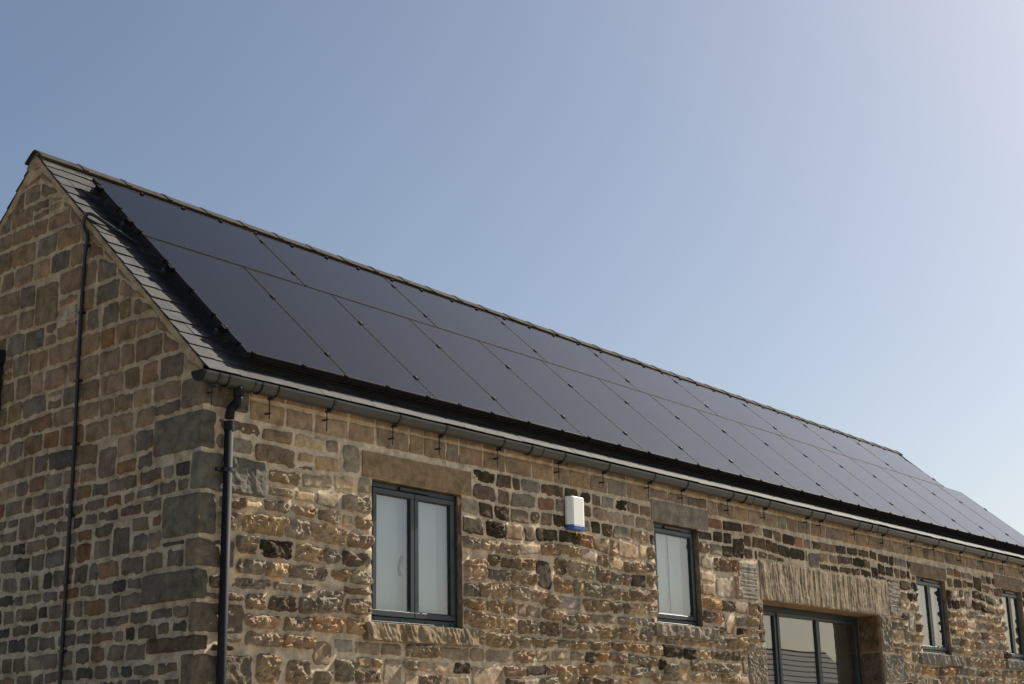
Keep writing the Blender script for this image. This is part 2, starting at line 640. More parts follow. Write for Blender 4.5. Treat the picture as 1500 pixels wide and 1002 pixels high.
def pick(pal):
    w = np.array([p[2] for p in pal]); k = RNG.choice(len(pal), p=w / w.sum())
    c = np.array(pal[k][0]) * RNG.uniform(0.92, 1.30) * np.array([1.03, RNG.uniform(0.97, 1.01), RNG.uniform(0.90, 1.05)])
    return (*c, pal[k][1] + RNG.uniform(-0.01, 0.08))


# dressed stones: (name, x0, x1, z0, z1, tint, style, protrusion)
GREY = (0.23, 0.215, 0.185, 0.02)
TAN = (0.30, 0.22, 0.13, 0.0)
DRESSED = [
    ('lintel', 1.58, 2.905, 3.703, 3.915, TAN, 'plain', 0.012), ('lintel', 5.66, 6.745, 3.803, 4.02, (0.27, 0.24, 0.19, 0.0), 'plain', 0.012),
    ('lintel', 7.755, 11.02, 3.168, 3.60, (0.33, 0.265, 0.185, 0.10), 'tooled', 0.02), ('lintel', 11.79, 12.97, 3.753, 3.925, (0.24, 0.185, 0.12, 0.06), 'plain', 0.012),
    ('lintel', 14.74, 15.89, 3.803, 4.0, (0.26, 0.205, 0.14, 0.0), 'plain', 0.012),
    ('sill', 1.616, 2.93, 2.455, 2.592, (0.34, 0.265, 0.175, 0.0), 'slant', 0.05), ('sill', 5.61, 6.765, 2.675, 2.797, (0.31, 0.27, 0.205, 0.0), 'rough', 0.05),
    ('sill', 11.79, 13.15, 2.615, 2.752, (0.27, 0.25, 0.21, 0.02), 'slant', 0.05), ('sill', 14.8, 16.1, 2.645, 2.767, (0.25, 0.235, 0.2, 0.02), 'slant', 0.05),
    ('jamb_stone', 7.31, 7.70, 3.14, 3.535, (0.27, 0.25, 0.21, 0.0), 'lined', 0.015), ('jamb_stone', 7.67, 7.795, 2.70, 3.13, (0.17, 0.14, 0.10, 0.12), 'rough', 0.014),
    ('jamb_stone', 7.40, 7.795, 2.26, 2.68, (0.31, 0.265, 0.20, 0.0), 'pocked', 0.015), ('jamb_stone', 7.55, 7.795, 1.86, 2.24, (0.25, 0.225, 0.18, 0.0), 'pocked', 0.015),
    ('jamb_stone', 10.745, 11.05, 2.72, 3.16, (0.25, 0.215, 0.16, 0.0), 'rough', 0.014), ('jamb_stone', 11.04, 11.40, 3.18, 3.59, (0.27, 0.245, 0.2, 0.0), 'lined', 0.014),
    ('jamb_stone', 10.745, 11.33, 2.36, 2.70, (0.28, 0.25, 0.20, 0.02), 'pocked', 0.015), ('jamb_stone', 10.745, 11.0, 1.9, 2.34, (0.24, 0.2, 0.15, 0.02), 'pocked', 0.015),
]


def rbox(lo, hi, r, res, fn=None, seed=0.0, rough=0.002):
    lo, hi = np.array(lo, float), np.array(hi, float)
    mid, half = (lo + hi) / 2, (hi - lo) / 2
    r = min(r, half.min() * 0.9)
    V, F, n0 = [], [], 0
    for ax in range(3):
        b, c = (ax + 1) % 3, (ax + 2) % 3
        nb = max(3, int(2 * half[b] / res) + 2); nc = max(3, int(2 * half[c] / res) + 2)
        U, W = np.meshgrid(np.linspace(-1, 1, nb), np.linspace(-1, 1, nc), indexing='ij')
        for s in (-1, 1):
            P = np.zeros(U.shape + (3,))
            P[..., ax] = s * half[ax]; P[..., b] = U * half[b]; P[..., c] = W * half[c]
            q = np.clip(P, -(half - r), half - r)
            d = P - q
            d /= np.linalg.norm(d, axis=-1, keepdims=True) + 1e-9
            X = q + r * d + mid
            disp = rough * fbm(X[..., 0] * 22 + seed, X[..., 1] * 22 + X[..., 2] * 9, X[..., 2] * 22, 3)
            if fn is not None:
                disp = disp + fn(X, d)
            X = X + d * disp[..., None]
            V.append(X.reshape(-1, 3))
            f = grid_faces(nb, nc)
            if s < 0: f = f[:, ::-1]
            F.append(f + n0)
            n0 += nb * nc
    return np.concatenate(V), np.concatenate(F)


def tool_fn(style, seed):
    def fn(X, d):
        x, z = X[..., 0], X[..., 2]
        front = np.clip(-d[..., 1], 0, 1)
        if style == 'plain':
            return front * 0.0012 * fbm(x * 40, z * 40, seed, 2)
        if style == 'tooled':
            w = x + 0.25 * (z - 3.2) * np.clip(0.5 - (x - 7.7) * 0.25, -0.2, 1) + 0.012 * vnoise(x * 5, z * 5, seed)
            k = vnoise(w * 16, z * 1.2, seed) + 0.8 * vnoise(w * 45, z * 2.0, seed + 3) + 0.5 * vnoise(w * 90, z * 2.5, seed + 9)
            return front * 0.008 * k
        if style == 'slant':
            w = x + 0.45 * z + 0.02 * vnoise(x * 7, z * 9, seed)
            k = vnoise(w * 38, z * 3, seed) + 0.5 * vnoise(x * 30, z * 30, seed)
            return front * 0.014 * k + front * 0.008 * fbm(x * 9, z * 12, seed, 2)
        if style == 'lined':
            k = vnoise(x * 4, z * 75, seed) + 0.4 * vnoise(x * 60, z * 60, seed)
            return front * 0.005 * k
        if style == 'pocked':
            return front * (0.009 * fbm(x * 38, z * 38, seed, 2) + 0.006 * fbm(x * 8, z * 8, seed, 2))
        return front * (0.012 * fbm(x * 16, z * 16, seed, 3) + 0.008 * fbm(x * 6, z * 6, seed, 2))
    return fn


EXCL = []
for i, (nm, x0, x1, z0, z1, tint, sty, pr) in enumerate(DRESSED):
    EXCL.append((x0, x1, z0, z1))
    g = 0.006 if nm != 'sill' else 0.0
    res = 0.012 if x0 < 5 else (0.015 if nm != 'lintel' else 0.02)
    if sty == 'plain': res = 0.03
    zz0 = z0 + (0.0 if nm == 'lintel' else g)
    v, f = rbox((x0 + g, -pr, zz0), (x1 - g, 0.12 if nm != 'sill' else 0.05, z1 - g), 0.008, res, tool_fn(sty, i * 3.3), i * 1.7, 0.002)
    o = MB().add(v, f, tint).build(nm, M_ROCK if sty not in ('plain',) else M_STONE, front_wall, tint=True, smooth=(sty == 'plain'))
for o_ in OPEN.values():
    EXCL.append((o_[0], o_[1], o_[2], o_[3]))
EXCL.append((5.7, 6.53, 2.75, 3.85))
for i, (za, zb, tint) in enumerate([(2.735, 3.155, (0.17, 0.125, 0.08, 0.16)), (2.33, 2.715, (0.15, 0.12, 0.085, 0.14)), (1.9, 2.31, (0.2, 0.16, 0.11, 0.08))]):
    v, f = rbox((10.728, 0.035, za), (10.80, 0.29, zb), 0.012, 0.02, tool_fn('rough', 60 + i), 40 + i, 0.004)
    MB().add(v, f, tint).build('jamb_stone', M_ROCK, front_wall, tint=True)

# quoins: z0, z1, length on the gable, length on the front, tint
QUOINS = [(4.0, 4.22, 0.25, 0.42, (0.2, 0.165, 0.12, 0.02)), (3.695, 3.975, 0.56, 0.125, (0.175, 0.162, 0.128, 0.04)), (3.405, 3.68, 0.105, 0.61, (0.19, 0.18, 0.15, 0.02)),
          (3.095, 3.39, 0.41, 0.155, (0.175, 0.165, 0.132, 0.02)), (2.875, 3.08, 0.14, 0.33, (0.21, 0.18, 0.135, 0.04)), (2.655, 2.865, 0.60, 0.09, (0.155, 0.142, 0.115, 0.10)),
          (2.435, 2.645, 0.06, 0.43, (0.20, 0.165, 0.12, 0.02)), (2.31, 2.425, 0.53, 0.12, (0.14, 0.11, 0.08, 0.14)), (2.02, 2.30, 0.14, 0.52, (0.20, 0.165, 0.12, 0.14)),
          (1.75, 2.005, 0.45, 0.16, (0.15, 0.13, 0.1, 0.05)), (1.45, 1.74, 0.15, 0.5, (0.17, 0.15, 0.12, 0.05)), (1.1, 1.44, 0.5, 0.2, (0.16, 0.14, 0.11, 0.05)),
          (0.75, 1.09, 0.2, 0.5, (0.16, 0.14, 0.11, 0.05)), (0.38, 0.74, 0.5, 0.2, (0.16, 0.14, 0.11, 0.05)), (0.0, 0.37, 0.2, 0.5, (0.16, 0.14, 0.11, 0.05))]
GEXCL = []
for i, (z0, z1, lg, lf, tint) in enumerate(QUOINS):
    EXCL.append((-0.1, lf, z0 - 0.008, z1 + 0.008))
    GEXCL.append((-0.1, lg, z0 - 0.008, z1 + 0.008))
    rough_front = lf > 0.3
    fn = (lambda X, d, i=i: np.clip(-d[..., 1], 0, 1) * 0.012 * fbm(X[..., 0] * 14, X[..., 2] * 14, i * 2.0, 3)
          + np.clip(-d[..., 0], 0, 1) * (0.006 * fbm(X[..., 1] * 9, X[..., 2] * 9, i * 4.0, 3) + 0.004 * vnoise(X[..., 1] * 55 + 6 * X[..., 2], X[..., 2] * 4, i * 1.0)))
    pr = 0.016 if i != 5 else 0.03
    v, f = rbox((-pr, -pr, z0 + 0.006), (lf - 0.008, lg - 0.008, z1 - 0.006), 0.022, 0.016, fn, i * 2.2, 0.004)
    v[:, 0] += SKEW * v[:, 1]
    MB().add(v, f, tint).build('quoin', M_ROCK, front_wall, tint=True)


def course_layout(a0, a1, z0, ztop_fn, zmax, hfun, wfun, excl, seed, wave=0.018, clip=None, tall=0.08, split=0.12):
    cells = []
    bounds = [z0]
    while bounds[-1] < zmax:
        bounds.append(bounds[-1] + hfun(bounds[-1]))
    curve = lambda k, a: bounds[k] + wave * 1.6 * float(vnoise(a * 1.15 + seed, k * 0.42, seed))
    dyn = []
    for k in range(len(bounds) - 1):
        zm = (bounds[k] + bounds[k + 1]) / 2
        ex = [e for e in excl + dyn if min(e[3], bounds[k + 1]) - max(e[2], bounds[k]) > 0.03]
        brk = sorted({v for e in ex for v in e[:2] if a0 < v < a1})
        x = a0 + RNG.uniform(-0.15, 0)
        x = max(x, a0)
        while x < a1 - 0.02:
            w = wfun(zm)
            x2 = x + w
            nb = [v for v in brk if v > x + 0.02]
            if nb and x2 > nb[0] - 0.07:
                x2 = nb[0]
                if x2 - x > 0.38:
                    x2 = (x + x2) / 2
            x2 = min(x2, a1)
            mid = (x + x2) / 2
            zb, zt_ = [curve(k, x), curve(k, x2)], [curve(k + 1, x), curve(k + 1, x2)]
            ok = True
            for e in excl + dyn:
                if e[0] < mid < e[1]:
                    lo, hi = min(zb), max(zt_)
                    if e[3] <= lo + 0.005 or e[2] >= hi - 0.005:
                        continue
                    below, above = e[2] - lo, hi - e[3]
                    if above > below and above > 0.05:
                        zb = [max(q, e[3]) for q in zb]
                    elif below >= above and below > 0.05:
                        zt_ = [min(q, e[2]) for q in zt_]
                    else:
                        ok = False
            if ok and min(zt_) - max(zb) > 0.055 and x2 - x > 0.07:
                if RNG.random() < tall and not any(e[0] < x2 and e[1] > x and e[2] < bounds[k + 1] + 0.2 and e[3] > bounds[k + 1] for e in excl) and k + 2 < len(bounds):
                    extra = (bounds[k + 2] - bounds[k + 1]) * RNG.uniform(0.5, 1.0)
                    zt_ = [q + extra for q in zt_]
                    dyn.append((x, x2, bounds[k + 1] - 0.001, max(zt_)))
                lean = RNG.normal(0, 0.013, 2)
                quad = [[x, zb[0]], [x2, zb[1]], [x2 + lean[1], zt_[1]], [x + lean[0], zt_[0]]]
                if zt_[0] - zb[0] > 0.155 and x2 - x < 0.26 and RNG.random() < split:
                    zs_ = (zb[0] + zt_[0]) / 2 + RNG.uniform(-0.015, 0.015)
                    cells.append([quad[0], quad[1], [x2, zs_], [x, zs_]])
                    cells.append([[x, zs_], [x2, zs_], quad[2], quad[3]])
                else:
                    cells.append(quad)
            x = x2
    if clip is not None:
        out = []
        for q in cells:
            q = [[p[0], min(p[1], clip(p[0]))] for p in q]
            hl, hr = q[3][1] - q[0][1], q[2][1] - q[1][1]
            if max(hl, hr) > 0.055:
                # keep a short side for triangles at the slope
                if hl < 0.02: q[0][1] = q[3][1] = min(q[0][1], q[3][1]) ; q[3][1] += 0.012
                if hr < 0.02: q[1][1] = q[2][1] = min(q[1][1], q[2][1]) ; q[2][1] += 0.012
                out.append(q)
        cells = out
    return cells


def cam_size(P):
    d = np.asarray(P) - np.array(CAM)
    return float(np.dot(d, d))


def in_frame(P, pad=40):
    d = Vector(P) - Vector(CAM)
    z = d.dot(fw)
    if z <= 0.1: return False
    x, y = 750 + FPX * d.dot(r2) / z, 501 - FPX * d.dot(u2) / z
    return -pad < x < 1500 + pad and -pad < y < 1002 + pad


def lay(cells, F, parent, stylefn, palfn, mat_of, resfn, limit, seed0):
    info = []
    for i, q in enumerate(cells):
        c = np.mean(q, 0)
        P = F(c[0], c[1], 0.0)
        w, h = q[1][0] - q[0][0], q[3][1] - q[0][1]
        vis = in_frame(P)
        info.append((w * h / cam_size(P) if vis else 0, i))
    order = sorted(info, reverse=True)
    solo = {i for s, i in order[:limit] if s > 0}
    rest = {}
    for i, q in enumerate(cells):
        c = np.mean(q, 0)
        style, rough = stylefn(c)
        v, f = patch(F, q, resfn(c), style, seed0 + i * 0.37, rough)
        t = palfn(c)
        mat = mat_of(style)
        if F is F_GABLE: f = f[:, ::-1]
        if i in solo:
            MB().add(v, f, t).build('stone', mat, parent, tint=True, smooth=(style != 'rock'), loc=Vector(F(c[0], c[1], 0.0)))
        else:
            rest.setdefault(style == 'rock', MB()).add(v, f, t)
    for k, mb in rest.items():
        mb.build('rubble_stones', M_ROCK if k else M_STONE, parent, tint=True, smooth=not k, kind='stuff')


# front wall: rubble courses, then two regular courses under the gutter
hf = lambda z: RNG.uniform(0.105, 0.16) if z < 3.3 else RNG.uniform(0.13, 0.17)
front_cells = course_layout(0.02, LEN - 0.05, 1.42, None, 3.90, hf, lambda z: min(0.42, RNG.gamma(5.5, 0.036) + 0.075), EXCL, 3.1, wave=0.023, clip=lambda a: 3.945 + 0.0032 * a, tall=0.10, split=0.14)
FTOP = {}


def near_top(a):
    return max([max(q[2][1], q[3][1]) for q in front_cells if q[0][0] - 0.01 < a < q[1][0] + 0.01 and q[0][1] > 3.5] + [3.80])


x = 0.02
while x < LEN - 0.1:
    w = RNG.uniform(0.16, 0.42)
    x2 = min(x + w, LEN - 0.06)
    for e in EXCL:
        if e[3] > 3.95:
            for ed in (e[0], e[1]):
                if x + 0.06 < ed < x2 + 0.06: x2 = ed
    mid = (x + x2) / 2
    base = 3.950 + 0.0032 * mid
    for e in EXCL:
        if e[0] < mid < e[1] and e[3] > base: base = e[3]
    if x2 - x > 0.05 and base < 4.1:
        front_cells.append([[x, base], [x2, base], [x2, 4.115 + 0.0032 * x2], [x, 4.115 + 0.0032 * x]])
    if x2 - x > 0.05 and base < 4.2:
        front_cells.append([[x, max(base, 4.118) + 0.0032 * x], [x2, max(base, 4.118) + 0.0032 * x2], [x2, 4.24 + 0.0032 * x2], [x, 4.24 + 0.0032 * x]])
    x = x2


def f_style(c):
    if c[1] > 4.0: return 'ashlar', 1.0
    k = np.clip((3.72 - c[1]) / 0.5, 0, 1) + (0.25 if c[0] < 1.6 and c[1] < 3.6 else 0)
    if c[1] < 2.42 and RNG.random() < 0.35 and c[0] < 5: return 'smooth', 1
    if RNG.random() < 0.12 + 0.75 * k: return 'rock', 0.45 + 0.75 * min(k, 1)
    return 'smooth', 1.0


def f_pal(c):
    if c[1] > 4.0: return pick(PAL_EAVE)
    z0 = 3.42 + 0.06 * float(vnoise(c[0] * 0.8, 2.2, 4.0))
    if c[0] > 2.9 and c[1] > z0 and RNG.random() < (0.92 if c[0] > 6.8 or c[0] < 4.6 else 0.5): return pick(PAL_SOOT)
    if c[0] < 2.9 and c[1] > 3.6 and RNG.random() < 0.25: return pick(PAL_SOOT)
    t = pick(PAL_FRONT)
    return (t[0] * 1.26, t[1] * 1.22, t[2] * 1.14, t[3])


def f_res(c):
    if c[1] < 1.75: return 0.05
    return 0.009 if c[0] < 3 else (0.012 if c[0] < 6 else (0.015 if c[0] < 10 else 0.022))


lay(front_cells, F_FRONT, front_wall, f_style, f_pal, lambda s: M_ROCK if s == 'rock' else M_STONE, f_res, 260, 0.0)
low = course_layout(0.02, LEN - 0.05, 0.02, None, 1.36, lambda z: RNG.uniform(0.13, 0.19), lambda z: RNG.uniform(0.2, 0.45), EXCL, 8.1)
lowmb = MB()
for q in low:
    v, f = patch(F_FRONT, q, 0.08, 'smooth', 1.0)
    lowmb.add(v, f, pick(PAL_FRONT))
lowmb.build('rubble_stones', M_STONE, front_wall, tint=True, smooth=True, kind='stuff')

# gable
PLAQUE = (1.655, 1.905, 4.985, 5.10)
GEXCL.append((1.64, 1.92, 4.975, 5.115))
gh = lambda z: RNG.uniform(0.10, 0.15) if z < 3.75 else RNG.uniform(0.15, 0.205)
g_cells = course_layout(0.02, 2 * Y_R - 0.02, 1.42, None, 6.6, gh,
                        lambda z: RNG.uniform(0.13, 0.30) if z < 3.75 else RNG.uniform(0.17, 0.37), GEXCL, 5.7,
                        wave=0.019, clip=lambda a: float(gable_top(np.array(a))) - 0.06, tall=0.03, split=0.06)
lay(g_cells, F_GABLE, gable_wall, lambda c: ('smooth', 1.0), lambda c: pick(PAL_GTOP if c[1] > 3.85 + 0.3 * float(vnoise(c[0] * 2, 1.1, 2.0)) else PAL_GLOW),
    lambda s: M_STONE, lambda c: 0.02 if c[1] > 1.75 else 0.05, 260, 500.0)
lowg = course_layout(0.02, 2 * Y_R - 0.02, 0.02, None, 1.36, lambda z: RNG.uniform(0.13, 0.19), lambda z: RNG.uniform(0.2, 0.45), GEXCL, 9.1)
lowmb = MB()
for q in lowg:
    v, f = patch(F_GABLE, q, 0.08, 'smooth', 1.0)
    lowmb.add(v, f[:, ::-1], pick(PAL_GLOW))
lowmb.build('rubble_stones', M_STONE, gable_wall, tint=True, smooth=True, kind='stuff')

# worn carved stone in the gable
y0, y1, z0, z1 = PLAQUE
n, m = 40, 24
A, B = np.meshgrid(np.linspace(y0, y1, n), np.linspace(z0, z1, m), indexing='ij')
ed = np.minimum(np.minimum(A - y0, y1 - A), np.minimum(B - z0, z1 - B))
Hc = np.where(ed < 0.012, 0.012, 0.003) + 0.006 * np.sign(vnoise(A * 34, B * 34, 77.0)) * (ed > 0.016)
Hc = np.where(ed <= 0, -0.02, Hc)
o = MB().add(F_GABLE(A, B, Hc).reshape(-1, 3), grid_faces(n, m)[:, ::-1], (0.40, 0.36, 0.28, 0.06)).build('carved_stone', M_STONE, gable_wall, tint=True)
tag(o, 'pale worn carved stone')

# mortar fillet under the verge
mb = MB()
for sgn in (1, -1):
    yy = np.linspace(0.0, Y_R, 60) if sgn > 0 else np.linspace(Y_R, 2 * Y_R, 60)
    zz = gable_top(yy)
    hh = 0.013 + 0.004 * vnoise(yy * 9, 1.0, 3.0)
    rows = []
    for dz, k in ((0.0, 1.0), (-0.06, 1.0), (-0.075, -0.6)):
        rows.append(F_GABLE(yy, zz + dz + (0.012 * vnoise(yy * 7, 4.0, 3.0) if dz < -0.01 else 0), hh * k))
    V = np.stack(rows, 1).reshape(-1, 3)
    mb.add(V, grid_faces(60, 3), (0.36, 0.29, 0.20, 0.0))
mb.build('verge_mortar', M_MORTAR, gable_wall, tint=True, smooth=True)

# ------------------------------------------------------------------ roof
mb = MB()
XS = np.linspace(-0.0, LEN, 40)
top = rp(XS, S_R, HS - 0.016); bot = rp(XS, EAVE_S + 0.03, HS - 0.016)
top[:, 0] += SKEW * Y_R * (1 - XS / LEN); 
V = np.stack([bot, top], 1).reshape(-1, 3)
mb.add(V, grid_faces(40, 2), (0.03, 0.03, 0.032, 0))
far = top.copy(); far[:, 1] = 2 * Y_R - bot[:, 1] + 0.0; far[:, 2] = bot[:, 2]; far[:, 0] = bot[:, 0] + SKEW * 4.8 * (1 - XS / LEN)
mb.add(np.stack([top, far], 1).reshape(-1, 3), grid_faces(40, 2), (0.03, 0.03, 0.032, 0))
roof = mb.build('roof', M_SLATE, barn, tint=True)

GAUGE = 0.168
slates, rest, restfar = [], MB(), MB()


def slate_tint():
    k = RNG.uniform(0.74, 1.22)
    return (0.046 * k, 0.047 * k, 0.048 * k * RNG.uniform(0.97, 1.04), 0.0)


def slate_box(x0, x1, s0, s1, lift, far=False):
    t = 0.007
    j = RNG.normal(0, 0.0012, 4)
    P = []
    for hh in (0, t):
        P += [rp(x0, s0, HS + lift + hh + j[0]), rp(x1, s0, HS + lift + hh + j[1]), rp(x1, s1, HS - 0.010 + hh + j[2]), rp(x0, s1, HS - 0.010 + hh + j[3])]
    P = np.array(P)
    if far:
        R = rp(P[:, 0], S_R, HS)[:, 1]
        P[:, 1] = 2 * R - P[:, 1]
        return P, _BF[:, ::-1]
    return P, _BF


ncourse = int((S_R - EAVE_S) / GAUGE) + 1
for k in range(ncourse):
    s0 = EAVE_S + k * GAUGE
    s1 = min(s0 + GAUGE + 0.09, S_R)
    y_at = TY + s0 * CT - HS * ST
    verge = -0.022 + SKEW * max(0, y_at)
    x = verge
    first = True
    while x < LEN + 0.02:
        w = (0.14 if (k % 2 and first) else RNG.uniform(0.25, 0.29))
        x2 = min(x + w, LEN + 0.02)
        if LEN + 0.02 - x2 < 0.06: x2 = LEN + 0.02
        js = RNG.normal(0, 0.005)
        v, f = slate_box(x + 0.0015, x2 - 0.0015, s0 + js, s1, 0.004)
        slates.append((v, f, (x, s0, k)))
        v2, f2 = slate_box(x + 0.0015, x2 - 0.0015, s0 + js, s1, 0.004, True)
        v2[:, 0] += SKEW * (4.8 - 2 * y_at) * (1 - x / LEN) if x < 3 else 0
        restfar.add(v2, f2, slate_tint())
        x = x2
        first = False
ns = 0
for v, f, (x, s0, k) in slates:
    vis = (x < 0.45 and k < 30) or (k == 0) or (k == 1 and x < 16)
    if vis and ns < 290:
        MB().add(v, f, slate_tint()).build('slate', M_SLATE, roof, tint=True, loc=Vector(v.mean(0)))
        ns += 1
    else:
        rest.add(v, f, slate_tint())
rest.build('covered_slates', M_SLATE, roof, tint=True, kind='stuff')
restfar.build('back_slope_slates', M_SLATE, roof, tint=True, kind='stuff')

# timber wall plates that close the gap between the wall tops and the slates
for back in (0, 1):
    mb = MB()
    xe = np.linspace(0.22 if back else 0.06, LEN - 0.08, 25)
    zc = float(gable_top(np.array(0.05))) - 0.02
    ya, yb_, z0_ = (4.66, 4.77, 4.0) if back else (0.03, 0.14, 4.1)
    for xa, xb in zip(xe[:-1], xe[1:]):
        za, zb = (zc, zc) if back else [float(rp(q, (0.03 - TY + HS * ST) / CT, HS - 0.022)[2]) for q in (xa, xb)]
        mb.add(*pbox([(xa, ya, z0_), (xb, ya, z0_), (xb, yb_, z0_), (xa, yb_, z0_), (xa, ya, za), (xb, ya, zb), (xb, yb_, zb), (xa, yb_, za)]), (0.05, 0.04, 0.03, 0.0))
    mb.build('wall_plate', M_MORTAR, roof, tint=True)

# ridge tiles with bedding mortar
xr0 = SKEW * Y_R - 0.045
pitch = 0.455
k = 0
x = xr0
prof = []
for a in np.linspace(-1, 1, 13):
    yy = a * 0.128
    zz = -abs(yy) * 0.90 + 0.045 * math.exp(-(a * 2.6) ** 2) * 0 + (0.0)
    r_ = 0.035
    zz = -(math.sqrt(yy * yy + r_ * r_) - r_) * 0.92
    prof.append((yy, zz))
prof = np.array(prof)
while x < LEN + 0.02:
    x2 = min(x + pitch, LEN + 0.035)
    mb = MB()
    js = RNG.normal(0, 0.002, 2)
    segs = [(x, 0.0), (x + 0.012, 0.0), (x2 - 0.035, 0.0), (x2 - 0.034, 0.006), (x2 + 0.012, 0.007), (x2 + 0.013, 0.0)]
    rings = []
    for xx, lift in segs:
        R0 = rp(xx, S_R, HS + 0.0)
        tt = (xx - x) / pitch
        zc = R0[2] + 0.030 + js[0] + (js[1] - js[0]) * tt
        outer = [(xx, R0[1] + py * (1 + lift * 6), zc + pz + lift) for py, pz in prof]
        inner = [(xx, R0[1] + py * 0.9, zc + pz - 0.016) for py, pz in prof[::-1]]
        rings.append(outer + inner)
    nr = len(rings[0])
    V = np.array(rings).reshape(-1, 3)
    Fs = []
    for i in range(len(rings) - 1):
        for q in range(nr):
            q2 = (q + 1) % nr
            Fs.append([i * nr + q, (i + 1) * nr + q, (i + 1) * nr + q2, i * nr + q2])
    half = nr // 2
    for e in (0, len(rings) - 1):
        for q in range(half - 1):
            quad = [e * nr + q, e * nr + q + 1, e * nr + nr - 2 - q, e * nr + nr - 1 - q]
            Fs.append(quad if e == 0 else quad[::-1])
    kk = RNG.uniform(0.85, 1.15)
    mb.add(V, Fs, (0.050 * kk, 0.045 * kk, 0.038 * kk, 0.05))
    mb.build('ridge_tile', M_CLAY, roof, tint=True, smooth=False, loc=Vector(V.mean(0)))
    x = x2
mb = MB()
for sgn in (-1, 1):
    xx = np.linspace(xr0 + 0.02, LEN, 300)
    R0 = rp(xx, S_R, HS)
    rows = []
    for py, dz in ((0.04, -0.03), (0.112, -0.088), (0.120, -0.115)):
        rows.append(np.stack([xx, R0[:, 1] + sgn * (py + 0.004 * vnoise(xx * 11, py * 50, 1.0)), R0[:, 2] + dz], -1))
    mb.add(np.stack(rows, 1).reshape(-1, 3), grid_faces(300, 3), (0.40, 0.34, 0.26, 0))
# gable-end plug of mortar under the first ridge tile
mb.build('ridge_bedding', M_MORTAR, roof, tint=True)
P0 = rp(xr0, S_R, HS)
mb = MB()
ring = [(xr0 + 0.03, P0[1] + py * 0.86, P0[2] + 0.012 + pz) for py, pz in prof] 
low_ = [(xr0 + 0.03, P0[1] + py * 0.86, P0[2] - 0.13) for py, pz in prof]
V = np.array(ring + low_)
mb.add(V, [[i, i + 1, 13 + i + 1, 13 + i] for i in range(12)], (0.36, 0.29, 0.2, 0.0))
mb.build('ridge_end_mortar', M_MORTAR, roof, tint=True)

# ------------------------------------------------------------------ solar array
PH, PW = 1.732, 1.04          # lower row portrait: height incl. pitch, pitch
UP, US = 1.7796, 1.752        # upper row pitch, bottom of upper row
ORD = ['first', 'second', 'third', 'fourth', 'fifth', 'sixth', 'seventh', 'eighth', 'ninth', 'tenth', 'eleventh', 'twelfth', 'thirteenth', 'fourteenth', 'fifteenth', 'sixteenth']


def panel(x0, x1, s0, s1, label, group):
    base = rp((x0 + x1) / 2, s0, -0.035)
    t = empty('solar_panel', Vector(base), label, 'solar panel', group)
    fr = 0.005
    mb = MB()

    def pb(a0, a1, b0, b1, h0, h1):
        n = 6
        return pbox([rp(a0, b0, h0), rp(a1, b0, h0), rp(a1, b1, h0), rp(a0, b1, h0), rp(a0, b0, h1), rp(a1, b0, h1), rp(a1, b1, h1), rp(a0, b1, h1)])
    for q in ((x0, x1, s0, s0 + fr), (x0, x1, s1 - fr, s1), (x0, x0 + fr, s0 + fr, s1 - fr), (x1 - fr, x1, s0 + fr, s1 - fr)):
        mb.add(*pb(*q, -0.035, 0.0))
    mb.build('frame', M_PFRAME, t)
    mb = MB()
    mb.add(*pb(x0 + fr, x1 - fr, s0 + fr, s1 - fr, -0.030, -0.002))
    mb.build('glass', M_PGLASS, t)
    return t


for i in range(16):
    x0 = TX + i * PW
    panel(x0 + 0.003, x0 + PW - 0.013, 0.0, PH - 0.002,
          f'black upright solar panel, {ORD[i]} from the gable end in the lower row along the eaves', 'upright solar panels of the lower row')
for i in range(9):
    x0 = TX - 0.0055 + i * UP
    panel(x0 + 0.003, x0 + UP - 0.013, US, 2.741,
          f'black lengthwise solar panel, {ORD[i]} from the gable end in the upper row', 'lengthwise solar panels of the upper row')


def rbx(a0, a1, b0, b1, h0, h1):
    return pbox([rp(a0, b0, h0), rp(a1, b0, h0), rp(a1, b1, h0), rp(a0, b1, h0), rp(a0, b0, h1), rp(a1, b0, h1), rp(a1, b1, h1), rp(a0, b1, h1)])


